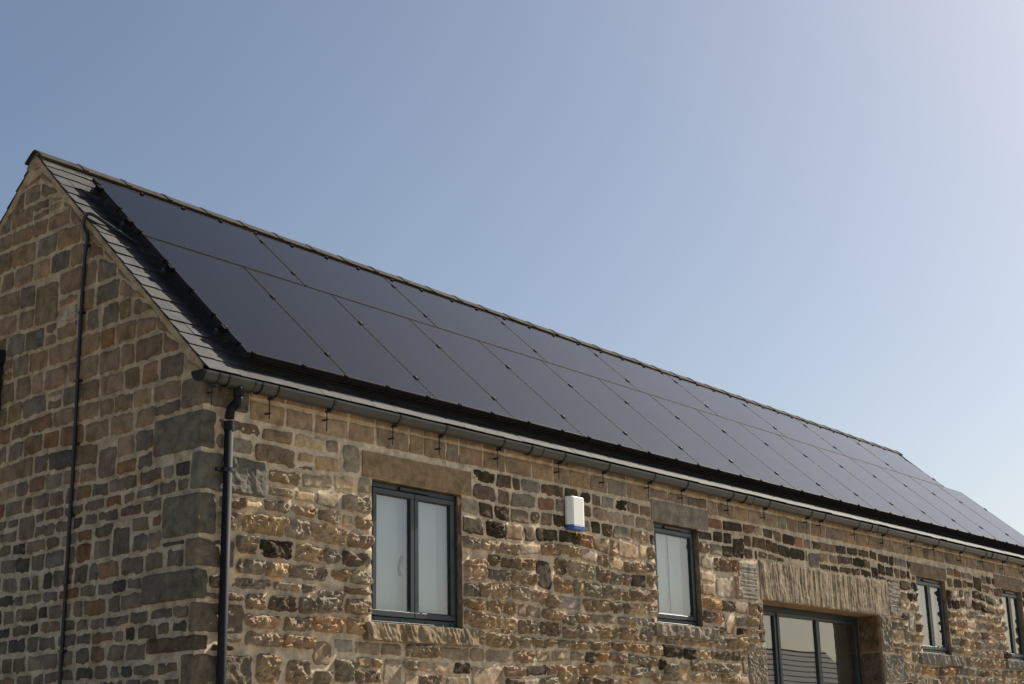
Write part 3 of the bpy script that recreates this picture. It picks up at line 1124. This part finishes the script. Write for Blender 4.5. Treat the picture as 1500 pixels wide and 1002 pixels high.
RAILS = [(0.33, 'lowest mounting rail under the lower row of solar panels', 16, PW, TX), (1.225, 'mounting rail under the upper half of the lower row of panels', 16, PW, TX),
         (1.975, 'mounting rail under the lower edge of the upper row of panels', 9, UP, TX - 0.0055), (2.56, 'topmost mounting rail just below the ridge', 9, UP, TX - 0.0055)]
for s, lab, n, pw, xo in RAILS:
    t = empty('mounting_rail', Vector(rp(TX, s, -0.09)), lab, 'mounting rail', 'rails carrying the solar panels')
    mb = MB()
    xx = np.linspace(xo - 0.07, xo + n * pw + 0.05, 8)
    for i in range(7):
        mb.add(*rbx(xx[i], xx[i + 1], s - 0.02, s + 0.02, -0.078, -0.037))
    mb.build('rail', M_RAIL, t)
    for i in range(n + 1):
        xc = xo + i * pw - 0.003
        mb = MB()
        if i == 0:
            mb.add(*rbx(xc - 0.035, xc + 0.003, s - 0.03, s + 0.03, -0.036, 0.004))
            mb.add(*rbx(xc - 0.004, xc + 0.016, s - 0.03, s + 0.03, 0.0045, 0.0075))
        else:
            mb.add(*rbx(xc - 0.016, xc + 0.016, s - 0.028, s + 0.028, 0.001, 0.005))
        cl = mb.build('clamp', M_CLIP, t, loc=Vector(rp(xc, s, 0)))
        bm_ = MB()
        bm_.add(*tube([rp(xc, s, 0.005), rp(xc, s, 0.010)], 0.006, 8))
        bm_.build('bolt', M_CLAMP, cl)
    # roof hooks seen at the verge
    for xh in (xo + 0.06,):
        mb = MB()
        mb.add(*rbx(xh - 0.018, xh + 0.018, s - 0.11, s + 0.03, HS + 0.007, HS + 0.013))
        mb.add(*rbx(xh - 0.018, xh + 0.018, s - 0.012, s + 0.012, HS + 0.012, -0.078))
        mb.build('roof_hook', M_CLAMP, t)

# bird mesh skirt round the array
bird = empty('bird_mesh', Vector(rp(TX, 0, HS)), 'black wire bird mesh closing the gap below the solar panels along the eaves and verge', 'bird mesh')


def skirt(pts, outs, n_out, name):
    """pts: (x,s) polyline sampled every 25 mm; wire uprights and long wires"""
    mb = MB()
    pts = np.array(pts); outs = np.array(outs)
    N = len(pts)
    wob = 0.004 * vnoise(np.arange(N) * 0.13, 3.0, 9.0) + 0.002 * RNG.normal(0, 1, N)
    levels = [0, 0.3, 0.6, 1.0, 1.3]
    def P(i, k):
        if k <= 1.0:
            h = -0.004 + (HS + 0.010 + 0.004) * k
            off = 0.006 + 0.012 * k * 1.0 + wob[i] * k
        else:
            h = HS + 0.012 + 0.003 * wob[i] / 0.004
            off = 0.018 + (k - 1.0) * 0.22 + wob[i]
        q = pts[i] + outs[i] * off
        return rp(q[0], q[1], h)
    r = 0.0017
    for i in range(N):
        path = [P(i, 0), P(i, 0.6), P(i, 1.0), P(i, 1.3)]
        mb.add(*tube(path, r, 3, False))
    for k in (0.0, 0.2, 0.4, 0.6, 0.8, 1.0, 1.15, 1.3):
        path = [P(i, k) for i in range(0, N, 4)]
        mb.add(*tube(path, r, 3, False))
    return mb.build(name, M_MESH, bird, kind='stuff')


XE = TX + 16 * PW
px = np.arange(TX - 0.005, XE, 0.021)
skirt([(x, 0.0) for x in px], [(0, -1)] * len(px), 0.05, 'eaves_wire')
psv = np.arange(0.0, 2.741, 0.021)
skirt([(TX, s) for s in psv], [(-1, 0)] * len(psv), 0.05, 'verge_wire')
skirt([(XE, s) for s in np.arange(0.0, 1.73, 0.03)], [(1, 0)] * len(np.arange(0.0, 1.73, 0.03)), 0.05, 'far_wire')
# solid black trim along the panel edge that carries the mesh
mb = MB()
for i in range(16):
    a = TX + i * PW
    mb.add(*rbx(a, a + PW, -0.0045, -0.0015, -0.036, -0.006))
mb.build('edge_strip', M_CLIP, bird)
xc = TX + 0.06
while xc < XE:
    MB().add(*rbx(xc - 0.014, xc + 0.014, -0.012, 0.014, -0.04, 0.007)).build('clip', M_CLIP, bird, loc=Vector(rp(xc, 0, 0)))
    xc += RNG.uniform(0.40, 0.52)
sc_ = 0.12
while sc_ < 2.7:
    MB().add(*rbx(TX - 0.012, TX + 0.012, sc_ - 0.013, sc_ + 0.013, -0.04, 0.007)).build('clip', M_CLIP, bird, loc=Vector(rp(TX, sc_, 0)))
    sc_ += RNG.uniform(0.36, 0.48)
xc = TX + 0.5
while xc < TX + 9 * UP - 0.1:
    MB().add(*rbx(xc - 0.014, xc + 0.014, 2.741 - 0.014, 2.741 + 0.014, -0.04, 0.009)).build('clip', M_CLIP, bird, loc=Vector(rp(xc, 2.741, 0)))
    xc += RNG.uniform(0.42, 0.5)

# ------------------------------------------------------------------ gutter
G_Y, G_R = -0.090, 0.060


def gz(x):
    return float(eave_z(x)) - 0.028


gut = empty('gutter', Vector((0, G_Y, gz(0))), 'long dark grey half round gutter under the eaves', 'gutter')


def gprofile(x, r, z, thick=0.003, closed=False):
    P = []
    for a in np.linspace(0, math.pi, 15):
        P.append((x, G_Y - r * math.cos(a), z - r * 1.12 * math.sin(a)))
    return np.array(P)


def gutter_piece(x0, x1, r, name, parent, mat, n=2, inner=0.0035, dz=0.0):
    V = []
    xs = np.linspace(x0, x1, n)
    for x in xs:
        o_ = gprofile(x, r, gz(x) + dz)
        i_ = gprofile(x, r - inner, gz(x) + dz)[::-1]
        V.append(np.concatenate([o_, i_]))
    nr = 30
    Fs = []
    for i in range(n - 1):
        for q in range(nr):
            q2 = (q + 1) % nr
            Fs.append([i * nr + q, (i + 1) * nr + q, (i + 1) * nr + q2, i * nr + q2])
    for q in range(14):
        Fs.append([q, q + 1, nr - 2 - q, nr - 1 - q])
        e = (n - 1) * nr
        Fs.append([e + nr - 1 - q, e + nr - 2 - q, e + q + 1, e + q])
    return MB().add(np.concatenate(V), Fs).build(name, mat, parent, smooth=False)


GX0 = -0.135
unions = [0.50, 3.66, 7.42, 10.52, 14.5]
edges = [GX0 + 0.02] + unions + [LEN + 0.1]
for i in range(len(edges) - 1):
    gutter_piece(edges[i], edges[i + 1] - 0.002, G_R, 'gutter_length', gut, M_GUTTER, 6)
for i, x in enumerate(unions):
    gutter_piece(x - 0.075, x + 0.075, G_R + 0.006, 'union', gut, M_GUTTER, 2)
    gutter_piece(x - 0.085, x - 0.075, G_R + 0.010, 'union_seal', gut, M_BLACKPL, 2, 0.006)
    gutter_piece(x + 0.075, x + 0.085, G_R + 0.010, 'union_seal', gut, M_BLACKPL, 2, 0.006)
# running outlet over the downpipe
OUT_X = 0.235
gutter_piece(OUT_X - 0.11, OUT_X + 0.11, G_R + 0.006, 'outlet', gut, M_GUTTER, 2)
gutter_piece(OUT_X - 0.125, OUT_X - 0.11, G_R + 0.009, 'outlet_seal', gut, M_BLACKPL, 2, 0.006)
gutter_piece(OUT_X + 0.11, OUT_X + 0.125, G_R + 0.009, 'outlet_seal', gut, M_BLACKPL, 2, 0.006)
# stop end
V = [gprofile(GX0 + 0.03, G_R + 0.006, gz(0)), gprofile(GX0, G_R + 0.004, gz(0)), gprofile(GX0 - 0.018, G_R * 0.72, gz(0) - 0.008)]
V = np.concatenate(V)
Fs = []
for i in range(2):
    for q in range(14):
        Fs.append([i * 15 + q, i * 15 + q + 1, (i + 1) * 15 + q + 1, (i + 1) * 15 + q])
Fs.append([30 + q for q in range(15)])
Fs.append([0, 15, 30, 44, 29, 14])
MB().add(V, Fs).build('stop_end', M_PIPE, gut)

BR = [0.03, 0.57, 1.15, 1.88, 2.44, 3.20, 4.08, 4.78, 5.56, 6.17, 7.08, 7.87, 8.86, 9.2, 10.1, 10.9, 11.75, 12.5, 13.4, 14.2, 15.0, 15.8, 16.6]
for x in BR:
    t = gutter_piece(x - 0.012, x + 0.012, G_R + 0.006, 'bracket', gut, M_BLACKPL, 2, 0.005)
    zb = gz(x) - G_R * 1.12
    MB().add(*cbox(x - 0.014, x + 0.014, G_Y - 0.02, G_Y + 0.045, zb - 0.022, zb - 0.004, 0.003)).build('saddle', M_BLACKPL, t)
    drop = RNG.uniform(0.11, 0.15)
    MB().add(*tube([(x, G_Y + 0.035, zb - 0.02), (x, G_Y + 0.035, zb - 0.02 - drop)], 0.0045, 8)).build('threaded_rod', M_BLACKPL, t)
    zs_ = zb - 0.02 - drop * RNG.uniform(0.2, 0.75)
    MB().add(*cbox(x - 0.007, x + 0.007, G_Y - 0.005 + 0.025, 0.03, zs_ - 0.006, zs_ + 0.006, 0.002)).build('wall_spike', M_BLACKPL, t)

# ------------------------------------------------------------------ downpipe
PX, PY, PR = 0.195, -0.058, 0.0335
zt0 = gz(OUT_X) - G_R * 1.12
dp = empty('downpipe', Vector((PX, PY, 0)), 'dark grey round downpipe with swan neck beside the corner of the barn', 'downpipe')
MB().add(*tube([(OUT_X, G_Y - 0.01, zt0 + 0.03), (OUT_X, G_Y - 0.01, zt0 - 0.06)], PR + 0.004, 20)).build('outlet_spigot', M_PIPE, dp, smooth=True)
path = []
pa, pb_, pc, pd = [np.array(q) for q in ((OUT_X, G_Y - 0.01, zt0 - 0.06), (OUT_X, G_Y - 0.01, zt0 - 0.15), (PX, PY, zt0 - 0.10), (PX, PY, zt0 - 0.22))]
for t in np.linspace(0, 1, 15):
    path.append((1 - t) ** 3 * pa + 3 * (1 - t) ** 2 * t * pb_ + 3 * (1 - t) * t * t * pc + t ** 3 * pd)
MB().add(*tube(path, PR, 20)).build('swan_neck', M_PIPE, dp, smooth=True)
for i in (4, 5, 6, 7, 8, 9):
    p, q = path[i], path[i + 1]
    MB().add(*tube([p, p + (q - p) * 0.25], PR + 0.004, 20)).build('rib', M_PIPE, dp)
MB().add(*tube([(PX, PY, zt0 - 0.24), (PX, PY, zt0 - 0.31)], PR + 0.004, 20)).build('pipe_socket', M_PIPE, dp)
MB().add(*tube([(PX, PY, zt0 - 0.25), (PX, PY, 0.05)], PR - 0.001, 24)).build('pipe', M_PIPE, dp, smooth=True)
for z in (3.555, 1.75):
    c = MB()
    c.add(*tube([(PX, PY, z - 0.014), (PX, PY, z + 0.014)], PR + 0.005, 20))
    c.add(*cbox(PX - 0.085, PX + 0.085, PY + 0.012, 0.0, z - 0.013, z + 0.013, 0.003))
    c.build('pipe_clip', M_BLACKPL, dp)

# ------------------------------------------------------------------ cable on the gable
cb = empty('cable', Vector(F_GABLE(1.55, 2.0, 0.02)), 'black cable conduit running down the gable wall from the roof edge', 'cable')
yc = 1.56
ztp = float(gable_top(np.array(yc)))
path = [F_GABLE(yc - 0.22, 0, 0)]
s_at = lambda y: (y - TY + HS * ST) / CT
path = [rp(0.38, s_at(1.33), HS + 0.03), rp(0.22, s_at(1.42), HS + 0.035), rp(0.10, s_at(1.53), HS + 0.045), rp(0.03, s_at(1.575), HS + 0.042),
        F_GABLE(1.58, ztp - 0.02, 0.045), F_GABLE(1.575, ztp - 0.07, 0.035), F_GABLE(1.53, ztp - 0.13, 0.03), F_GABLE(1.525, ztp - 0.18, 0.028)]
zz = np.linspace(ztp - 0.3, 0.1, 26)
path += [F_GABLE(1.545 + 0.012 * float(vnoise(z * 0.8, 2.0, 6.0)), z, 0.028) for z in zz]
# smooth the path
P = np.array(path)
for _ in range(2):
    Q = np.repeat(P, 2, 0)[:-1]
    Q[1::2] = (P[:-1] + P[1:]) / 2
    Q[2:-2:2] = 0.5 * P[1:-1] + 0.25 * (Q[1:-3:2] + Q[3:-1:2])
    P = Q
MB().add(*tube(P, 0.0145, 12)).build('conduit', M_CABLE, cb, smooth=True)
for z in (5.55, 5.0, 4.45, 3.95, 3.4, 2.9, 2.4):
    j = np.argmin(abs(P[30:, 2] - z)) + 30
    p = P[j]
    MB().add(*cbox(p[0] - 0.017, p[0] + 0.03, p[1] - 0.03, p[1] + 0.022, z - 0.009, z + 0.009, 0.002)).build('cable_clip', M_CABLE, cb)

# dark fitting of unknown kind at the far left of the gable
lf = empty('wall_fitting', Vector(F_GABLE(2.86, 4.75, 0.0)), 'black wall fitting at the left edge of the gable wall', 'wall lamp')
mb = MB()
a0, a1 = 2.765, 3.02
V, Fc = cbox(0, 1, 0, 1, 0, 1, 0.04)
def gbox(ya, yb, za, zb_, ha, hb):
    W = V.copy()
    return F_GABLE(ya + W[:, 0] * (yb - ya), za + W[:, 2] * (zb_ - za), ha + W[:, 1] * (hb - ha)), [q[::-1] for q in Fc]
MB().add(*gbox(2.685, 3.0, 4.80, 4.925, -0.005, 0.12)).build('hood', M_BLACKPL, lf)
MB().add(*gbox(2.69, 2.95, 4.32, 4.798, -0.005, 0.07)).build('backplate', M_BLACKPL, lf)

# ------------------------------------------------------------------ alarm box
ax0, ax1, az0, az1 = 4.205, 4.450, 3.60, 3.86
al = empty('alarm_box', Vector(((ax0 + ax1) / 2, -0.02, az0)), 'white burglar alarm box with blue lens strip on the front wall', 'alarm box')
MB().add(*cbox(ax0 + 0.02, ax1 - 0.02, -0.022, 0.0, az0 - 0.02, az1 - 0.02, 0.003)).build('backplate', M_BLACKPL, al)


def facet_case(z0, z1, mat, name, taper=0.0, r=0.0):
    yf = -0.085
    prof_ = [(ax0, -0.022), (ax0, -0.045), (ax0 + 0.03, yf + 0.006), (ax0 + 0.05, yf), (ax1 - 0.05, yf), (ax1 - 0.03, yf + 0.006), (ax1, -0.045), (ax1, -0.022)]
    cx = (ax0 + ax1) / 2
    rows = []
    for z, k in ((z0, 1 - taper), (z0 + 0.006, 1.0), (z1 - 0.006, 1.0), (z1, 0.95)):
        rows.append([(cx + (x - cx) * k, -0.022 + (y + 0.022) * k, z) for x, y in prof_])
    V_ = np.array(rows).reshape(-1, 3)
    F_ = []
    for i in range(3):
        for q in range(8):
            q2 = (q + 1) % 8
            F_.append([i * 8 + q, i * 8 + q2, (i + 1) * 8 + q2, (i + 1) * 8 + q])
    F_.append(list(range(8))[::-1])
    F_.append(list(range(24, 32)))
    return MB().add(V_, F_).build(name, mat, al)


facet_case(az0, az1, M_WHITE, 'cover')
facet_case(az0 - 0.045, az0 - 0.001, M_BLUE, 'blue_lens', 0.12)

# ------------------------------------------------------------------ windows
YF = 0.05                       # face of the frames


def wb(mb, x0, x1, z0, z1, y0, y1, c=0.004):
    mb.add(*cbox(x0, x1, y0, y1, z0, z1, c))


def pane(name, mat, parent, x0, x1, z0, z1, y, th=0.024, bulge=0.0004):
    n = 12
    X, Z = np.meshgrid(np.linspace(x0, x1, n), np.linspace(z0, z1, n), indexing='ij')
    k = np.sin((X - x0) / (x1 - x0) * np.pi) * np.sin((Z - z0) / (z1 - z0) * np.pi)
    f = np.stack([X, y - bulge * k, Z], -1).reshape(-1, 3)
    b = np.stack([X, y + th + 0 * k, Z], -1).reshape(-1, 3)
    return MB().add(f, grid_faces(n, n)).add(b, grid_faces(n, n)[:, ::-1]).build(name, mat, parent, smooth=True)


def window(o, lights, label, blind=None, handle=False, vent=True, y=YF, sill_trim=True, fr=0.045):
    x0, x1, z0, z1 = o
    x0 += 0.004; x1 -= 0.004; z1 -= 0.004; z0 += 0.012
    t = empty('window', Vector(((x0 + x1) / 2, y, z0)), None, None, None, barn)
    t['label'] = label
    mb = MB()
    wb(mb, x0, x1, z1 - fr, z1, y, y + 0.07)
    wb(mb, x0, x1, z0, z0 + fr, y + 0.001, y + 0.071)
    wb(mb, x0, x0 + fr, z0 + fr - 0.001, z1 - fr + 0.001, y + 0.002, y + 0.07)
    wb(mb, x1 - fr, x1, z0 + fr - 0.001, z1 - fr + 0.001, y + 0.002, y + 0.07)
    if sill_trim:
        wb(mb, x0 + 0.003, x1 + 0.0, z0 - 0.010, z0 + 0.004, y - 0.035, y + 0.05, 0.002)
    mb.build('frame', M_FRAME, t)
    ix0, ix1, iz0, iz1 = x0 + fr, x1 - fr, z0 + fr, z1 - fr
    w = (ix1 - ix0)
    pos = 0
    for k, fr_ in enumerate(lights):
        a, b_ = ix0 + pos * w, ix0 + (pos + fr_) * w
        pos += fr_
        mb = MB()
        sb = 0.048
        g = 0.004
        yy = y - 0.012
        a += g / 2; b_ -= g / 2
        wb(mb, a, b_, iz1 - sb, iz1 - g, yy, yy + 0.06)
        wb(mb, a, b_, iz0 + g, iz0 + sb, yy, yy + 0.06)
        wb(mb, a, a + sb, iz0 + sb - 0.001, iz1 - sb + 0.001, yy + 0.0008, yy + 0.06)
        wb(mb, b_ - sb, b_, iz0 + sb - 0.001, iz1 - sb + 0.001, yy + 0.0008, yy + 0.06)
        # black gasket round the pane
        s = mb.build('sash', M_FRAME, t)
        gk = MB()
        for q in ((a + sb, b_ - sb, iz0 + sb, iz0 + sb + 0.008), (a + sb, b_ - sb, iz1 - sb - 0.008, iz1 - sb), (a + sb, a + sb + 0.008, iz0 + sb, iz1 - sb), (b_ - sb - 0.008, b_ - sb, iz0 + sb, iz1 - sb)):
            wb(gk, *q, yy + 0.012, yy + 0.03, 0.001)
        gk.build('gasket', M_BLACKPL, s)
        pane('pane', M_GLASS, s, a + sb - 0.004, b_ - sb + 0.004, iz0 + sb - 0.004, iz1 - sb + 0.004, yy + 0.022)
        if handle and k == 0:
            hx = b_ - sb / 2 - 0.03
            hz = (iz0 + iz1) / 2 - 0.1
            MB().add(*tube([(hx, yy + 0.085, hz + 0.10), (hx - 0.008, yy + 0.10, hz + 0.06), (hx - 0.02, yy + 0.105, hz), (hx - 0.012, yy + 0.10, hz - 0.06)], 0.013, 8)).build('handle', M_PIPE, s, smooth=True)
    if vent:
        c = (x0 + x1) / 2
        L = min(0.36, (x1 - x0) * 0.4)
        MB().add(*cbox(c - L / 2, c + L / 2, y - 0.020, y + 0.0, z1 - fr + 0.004, z1 - 0.014, 0.004)).build('trickle_vent', M_BLACKPL, t)
    for q in np.linspace(x0 + 0.09, x1 - 0.09, 4 if len(lights) > 1 else 2):
        MB().add(*cbox(q - 0.011, q + 0.011, y - 0.006, y + 0.002, z0 + 0.014, z0 + 0.026, 0.002)).build('drain_cap', M_BLACKPL, t)
    if blind:
        mb = MB()
        n = 160
        xx = np.linspace(x0 + 0.03, x1 - 0.03, n)
        yb = y + 0.09 + (0.010 * np.sin(xx * 42) + 0.008 * np.sin(xx * 19 + 1) if blind == 'curtain' else 0.003 * np.sin(xx * 6) + 0.014 * np.sin(xx * 48) * np.clip((xx - x1 + 0.2) / 0.12, 0, 1))
        zz_ = np.linspace(z0 + 0.02, z1 - 0.02, 10)
        X_, Z_ = np.meshgrid(xx, zz_, indexing='ij')
        Y_ = np.repeat(yb[:, None], 10, 1) + 0.005 * np.sin(Z_ * 13)
        mb.add(np.stack([X_, Y_, Z_], -1).reshape(-1, 3), grid_faces(n, 10))
        mb.build('blind', M_BLIND, t, smooth=True)
        if blind == 'seam':
            c = x0 + (x1 - x0) * 0.52
            MB().add(*cbox(c - 0.006, c + 0.006, y + 0.07, y + 0.078, z0 + 0.03, z1 - 0.03, 0.002)).build('blind_seam', M_PIPE, t)
    return t


window(OPEN['w1'], [0.5, 0.5], 'two-light grey window below the tan lintel nearest the corner, white blind inside', 'flat', handle=True)
window(OPEN['w2'], [1.0], 'single-light grey window right of the alarm box, pale blind inside', 'seam')
window(OPEN['w3'], [0.5, 0.5], 'two-light grey window to the right of the wide doorway', 'flat')
window(OPEN['w4'], [0.5, 0.5], 'grey window cut by the right edge of the photo', 'flat')

# wide glazed doorway, set deep
dx0, dx1, dz0, dz1 = OPEN['door']
t = empty('glazed_door', Vector(((dx0 + dx1) / 2, 0.3, 0)), None, None, None, barn)
t['label'] = 'wide three-pane glazed screen under the big tooled lintel'
DY = 0.30
mb = MB()
wb(mb, dx0 + 0.003, dx1 - 0.003, dz1 - 0.065, dz1 - 0.003, DY, DY + 0.09)
wb(mb, dx0 + 0.003, dx0 + 0.06, 0.0, dz1 - 0.064, DY + 0.001, DY + 0.09)
wb(mb, dx1 - 0.06, dx1 - 0.003, 0.0, dz1 - 0.064, DY + 0.001, DY + 0.09)
wb(mb, dx0 + 0.003, dx1 - 0.003, 0.0, 0.06, DY + 0.002, DY + 0.09)
mb.build('frame', M_FRAME, t)
mull = [8.62, 9.62]
eds = [dx0 + 0.06] + mull + [dx1 - 0.06]
for k in range(3):
    a, b_ = eds[k], eds[k + 1]
    mb = MB()
    yy = DY - 0.01 - 0.012 * (k == 1)
    sb = 0.055
    wb(mb, a, b_, dz1 - 0.064 - 0.045, dz1 - 0.066, yy, yy + 0.07)
    wb(mb, a, b_, 0.06, 0.14, yy, yy + 0.07)
    wb(mb, a, a + sb, 0.14, dz1 - 0.108, yy + 0.001, yy + 0.07)
    wb(mb, b_ - sb, b_, 0.14, dz1 - 0.108, yy + 0.001, yy + 0.07)
    s = mb.build('leaf', M_FRAME, t)
    pane('pane', M_GLASS, s, a + sb - 0.004, b_ - sb + 0.004, 0.136, dz1 - 0.105, yy + 0.025, bulge=0.0008)

# room floor and cross walls so that the inside reads as rooms
mb = MB()
wbx = lambda x0, x1, y0, y1, z0, z1: mb.add(*cbox(x0, x1, y0, y1, z0, z1, 0.002))
wbx(0.3, LEN - 0.1, 0.46, 4.75, 0.0, 0.05)
wbx(7.3, 7.4, 0.46, 4.75, 0.05, 4.3)
wbx(11.2, 11.3, 0.46, 4.75, 0.05, 4.3)
wbx(0.3, LEN - 0.1, 0.5, 4.7, 4.3, 4.36)
mb.build('room_partition', M_ROOM, barn)

# ------------------------------------------------------------------ surroundings seen only in reflections
mb = MB()
mb.add([(-700, -700, -0.02), (700, -700, -0.02), (700, 700, -0.02), (-700, 700, -0.02)], np.array([[0, 1, 2, 3]]))
g = mb.build('ground', M_GROUND)
g['kind'] = 'structure'
ob = empty('outbuilding', (39, -21.4, 0), 'low dark slate-roofed building across the yard, seen mirrored in the doorway glass', 'building')
mb = MB()
bx0, bx1, by0, by1, be, br = 25.0, 52.8, -25.1, -17.7, 2.35, 5.68
mb.add(*cbox(bx0, bx1, by0, by1, 0, be, 0.01), (0.25, 0.2, 0.14, 0.05))
mb.build('wall', M_STONE, ob, tint=True)
mb = MB()
ym = (by0 + by1) / 2
nc = 14
for sgn in (0, 1):
    for k in range(nc):
        t0, t1 = k / nc, (k + 1.15) / nc
        ya, yb_ = (by1 + 0.2 + (ym - by1 - 0.2) * t0, by1 + 0.2 + (ym - by1 - 0.2) * t1) if not sgn else (by0 - 0.2 + (ym - by0 + 0.2) * t0, by0 - 0.2 + (ym - by0 + 0.2) * t1)
        za, zb_ = be - 0.1 + (br - be) * t0, be - 0.1 + (br - be) * t1
        P8 = [(bx0 - .2, ya, za + .02), (bx1 + .2, ya, za + .02), (bx1 + .2, yb_, zb_ - .02), (bx0 - .2, yb_, zb_ - .02)]
        P8 = P8 + [(x_, y_, z_ + 0.010) for x_, y_, z_ in P8]
        mb.add(*pbox(P8), (0.018, 0.019, 0.022, 0.0))
mb.add([(bx0, by1, be), (bx0, by0, be), (bx0, ym, br - 0.15)], np.array([[0, 1, 2]]), (0.25, 0.2, 0.14, 0.05))
mb.add([(bx1, by1, be), (bx1, by0, be), (bx1, ym, br - 0.15)], np.array([[0, 1, 2]]), (0.25, 0.2, 0.14, 0.05))
mb.build('roof', M_SLATE, ob, tint=True)


def bare_tree(x, y, h, label, seed):
    rr = random.Random(seed)
    t = empty('bare_tree', (x, y, 0), label, 'tree', 'leafless trees across the yard')
    trunk, crown = MB(), MB()

    def grow(p, d, L, r, depth):
        pts = [np.array(p)]
        q = np.array(p, float)
        dd = np.array(d, float)
        for _ in range(3):
            dd = dd + np.array([rr.gauss(0, .13), rr.gauss(0, .13), rr.gauss(0.03, .08)])
            dd /= np.linalg.norm(dd)
            q = q + dd * L / 3
            pts.append(q.copy())
        (trunk if depth == 0 else crown).add(*tube(pts, np.linspace(r, r * 0.6, 4), 6 if depth < 3 else 3, False))
        if depth >= 6: return
        for _ in range(2 if depth else 4):
            nd = dd + np.array([rr.gauss(0, .55), rr.gauss(0, .55), rr.gauss(0.1, .3)])
            nd /= np.linalg.norm(nd)
            grow(pts[-1] if rr.random() < .7 else pts[-2], nd, L * rr.uniform(.62, .85), r * .58, depth + 1)
    grow((x, y, 0), (0, 0, 1), h * 0.3, h * 0.025, 0)
    trunk.build('trunk', M_TREE, t)
    crown.build('branches', M_TREE, t)


bare_tree(64.5, -26.5, 8.2, 'leafless tree just beyond the end of the slate-roofed building across the yard', 3)
bare_tree(76.5, -26.5, 8.0, 'leafless tree in the middle of the row, mirrored low in window right of doorway', 8)
bare_tree(90, -27.5, 9.5, 'tallest leafless tree, farthest along the yard, mirrored in the rightmost window', 5)
